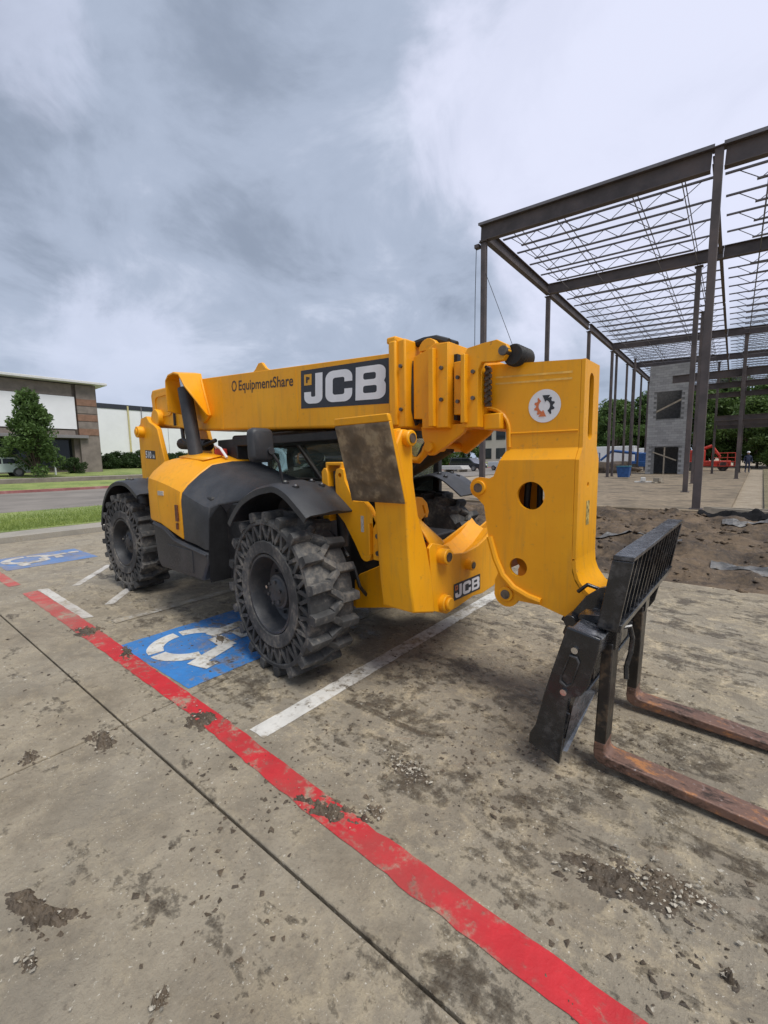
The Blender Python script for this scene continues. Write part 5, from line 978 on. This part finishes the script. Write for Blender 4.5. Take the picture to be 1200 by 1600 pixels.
# person
def person(loc, rz, label):
    bm = bmesh.new(); lay = bm.verts.layers.skin.verify(); J = [(0, 0, .95, .15), (0, 0, 1.2, .14), (0, 0, 1.42, .16), (0, 0, 1.53, .06), (.02, 0, 1.66, .10), (-.0, .10, .92, .095), (.03, .11, .5, .065), (-.02, .12, .09, .045), (.14, .13, .04, .04), (0, -.10, .92, .095), (-.02, -.11, .5, .065), (-.08, -.12, .09, .045), (.08, -.13, .04, .04), (0, .21, 1.40, .06), (.02, .28, 1.12, .045), (.14, .24, .9, .035), (0, -.21, 1.40, .06), (-.02, -.28, 1.12, .045), (.10, -.26, .88, .035)]
    vs = [bm.verts.new(j[:3]) for j in J]
    for a, b in ((0, 1), (1, 2), (2, 3), (3, 4), (0, 5), (5, 6), (6, 7), (7, 8), (0, 9), (9, 10), (10, 11), (11, 12), (2, 13), (13, 14), (14, 15), (2, 16), (16, 17), (17, 18)): bm.edges.new((vs[a], vs[b]))
    for v, j in zip(vs, J): v[lay].radius = (j[3], j[3])
    vs[0][lay].use_root = True
    me = bpy.data.meshes.new('person'); bm.to_mesh(me); bm.free(); me.materials.append(M['cloth']); o = link('person', me); o.modifiers.new('k', 'SKIN'); s_ = o.modifiers.new('s', 'SUBSURF'); s_.levels = s_.render_levels = 1
    o.location = loc; o.rotation_euler = (0, 0, rz); tag(o, label, 'person')
    bm = bmesh.new(); bmesh.ops.create_uvsphere(bm, u_segments=14, v_segments=10, radius=1)
    for v in bm.verts: v.co = Vector((v.co.x*.105+.025, v.co.y*.085, v.co.z*.125+1.68))
    me = bpy.data.meshes.new('face'); bm.to_mesh(me); bm.free(); me.materials.append(M['skin']); link('face', me, o)
    bm = bmesh.new(); bmesh.ops.create_uvsphere(bm, u_segments=16, v_segments=10, radius=1)
    for v in bm.verts: v.co = Vector((v.co.x*.15+.02, v.co.y*.125, max(v.co.z, -.05)*.12+1.73))
    me = bpy.data.meshes.new('hard_hat'); bm.to_mesh(me); bm.free(); me.materials.append(M['white']); link('hard_hat', me, o)
person(F(1.75, 33.5, .03), -1.2, 'worker in navy clothes and white hard hat standing far off at right')
# timber edge form, silt cloth, plastic, posts
g = G(); g.box(-.1, 6, -.06, -.01, -.05, .16); fm = g.build('form_board', 'wood', bevel=.004); fm.location = F(.3, -.42, 0); fm.rotation_euler = (0, 0, SITE); tag(fm, 'pale timber form board along the near slab edge at right', 'timber board')
g = G(); g.box(-.1, 4, -.04, .04, 0, .09); fm = g.build('loose_timber', 'wood', bevel=.004); fm.location = F(.5, -1.25, .12); fm.rotation_euler = (0, .02, SITE-.1); tag(fm, 'long loose timber lying just behind the black cloth', 'timber')
def crumple(x0, x1, y0, y1, h, seed, name, mat, label, cat, st=.06):
    nx, ny = int((x1-x0)/st), int((y1-y0)/st); vs = []; fs = []
    for j in range(ny+1):
        for i in range(nx+1):
            x, y = x0+(x1-x0)*i/nx, y0+(y1-y0)*j/ny; e = min(i, nx-i)/nx*min(j, ny-j)/ny*8; y2 = y+.25*noise.noise(Vector((x*.7, seed, 0)))
            vs.append(S(x, y2, max(hbank(x, y2), -.0)+.03+h*min(1, e)*(.45+.6*abs(noise.fractal(Vector((x*2.1, y*2.6, seed)), 1, 2, 4)))))
    for j in range(ny):
        for i in range(nx): k = j*(nx+1)+i; fs.append((k, k+1, k+nx+2, k+nx+1))
    me = bpy.data.meshes.new(name); me.from_pydata(vs, [], fs); me.materials.append(M[mat]); o = link(name, me); md = o.modifiers.new('s', 'SOLIDIFY'); md.thickness = .004; return tag(o, label, cat)
crumple(2.0, 8.5, 10.0, 10.7, .30, 4.2, 'silt_cloth', 'fabric', 'long strip of black silt cloth lying crumpled on the mud', 'silt cloth')
crumple(2.5, 4.6, 8.5, 8.95, .10, 6.1, 'plastic_sheet', 'plastic', 'crumpled grey plastic sheet on the mud in front of the black cloth', 'plastic sheet')
crumple(2.45, 5.0, 4.15, 4.6, .13, 8.3, 'plastic_sheet', 'plastic', 'torn grey plastic sheet half buried at the near edge of the mud, right', 'plastic sheet')
crumple(.7, 2.0, 5.4, 5.9, .08, 2.3, 'plastic_sheet', 'plastic', 'flat grey plastic scrap in the mud beside the boom head', 'plastic sheet')
g = G(); g.box(-.12, .12, -.05, .05, 0, 1.5); o = g.build('white_bollard', 'panel', bevel=.02); o.location = S(-42, 8.4, .85); tag(o, 'short white marker post on the lawn right of the young tree', 'marker post')
rg = np.random.default_rng(3)
ml = thing('spoil_heap', 'brown soil heap between the left steel columns and the trailers', 'soil heap', F(-10.2, 33, 0)); bm = bmesh.new(); bmesh.ops.create_icosphere(bm, subdivisions=4, radius=1)
for v in bm.verts: d = v.co.copy(); r_ = 1+.3*noise.fractal(d*1.8, 1, 2, 4); v.co = Vector((d.x*4.0*r_, d.y*2*r_, max(-.1, d.z)*1.15*r_))
me = bpy.data.meshes.new('soil'); bm.to_mesh(me); bm.free(); me.polygons.foreach_set('use_smooth', [True]*len(me.polygons)); me.materials.append(M['bank']); link('soil', me, ml)
for i, (s, t, L, a, lab) in enumerate(((-3.4, 14.6, .9, .3, 'short pale board scrap on the slab, left of the two'), (-2.6, 14.2, .7, 1.0, 'short pale board scrap on the slab, right of the two'))):
    g = G(); g.box(-L/2, L/2, -.12, .12, 0, .08); g.box(-.12, .1, -.2, .22, .08, .3); o = g.build('board_scrap', 'wood' if i else 'cornice', bevel=.01); o.location = F(s, t, .032); o.rotation_euler = (0, 0, a); tag(o, lab, 'board scrap')

# ------------------------------------------------------------------ pieces that stand apart become parts of their own
def split_apart(o):
    me = o.data; n = len(me.vertices); par = list(range(n))
    def find(i):
        while par[i] != i: par[i] = par[par[i]]; i = par[i]
        return i
    for e in me.edges:
        a, b = find(e.vertices[0]), find(e.vertices[1])
        if a != b: par[a] = b
    root = [find(i) for i in range(n)]; ids = sorted(set(root))
    if len(ids) < 2 or len(ids) > 60: return
    ix = {r: i for i, r in enumerate(ids)}; lab = np.array([ix[r] for r in root]); co = np.array([v.co for v in me.vertices])
    lo = np.array([co[lab == i].min(0) for i in range(len(ids))])-.004; hi = np.array([co[lab == i].max(0) for i in range(len(ids))])+.004
    grp = list(range(len(ids)))
    def f2(i):
        while grp[i] != i: i = grp[i]
        return i
    for i in range(len(ids)):
        for j in range(i):
            if (lo[i] <= hi[j]).all() and (lo[j] <= hi[i]).all():
                a, b = f2(i), f2(j)
                if a != b: grp[a] = b
    gl = np.array([f2(i) for i in range(len(ids))])[lab]; parts = sorted(set(gl.tolist()))
    if len(parts) < 2: return
    src = me.copy()
    for k, p in enumerate(parts):
        bm = bmesh.new(); bm.from_mesh(src); bm.verts.ensure_lookup_table()
        bmesh.ops.delete(bm, geom=[bm.verts[i] for i in range(n) if gl[i] != p], context='VERTS')
        if k == 0: bm.to_mesh(me)
        else:
            m2 = src.copy(); bm.to_mesh(m2); c = o.copy(); c.data = m2; COL.objects.link(c)
        bm.free()
    bpy.data.meshes.remove(src)
SKIP = ('letter', 'decal', 'emblem', 'crown', 'trunk', 'block_courses', 'chain', 'grass', 'gravel', 'crumbs', 'access', 'body', 'plastic', 'silt', 'wall')
for o in list(sc.objects):
    if o.type == 'MESH' and o.parent is not None and o.data.users == 1 and 'kind' not in o and not any(k in o.name for k in SKIP): split_apart(o)
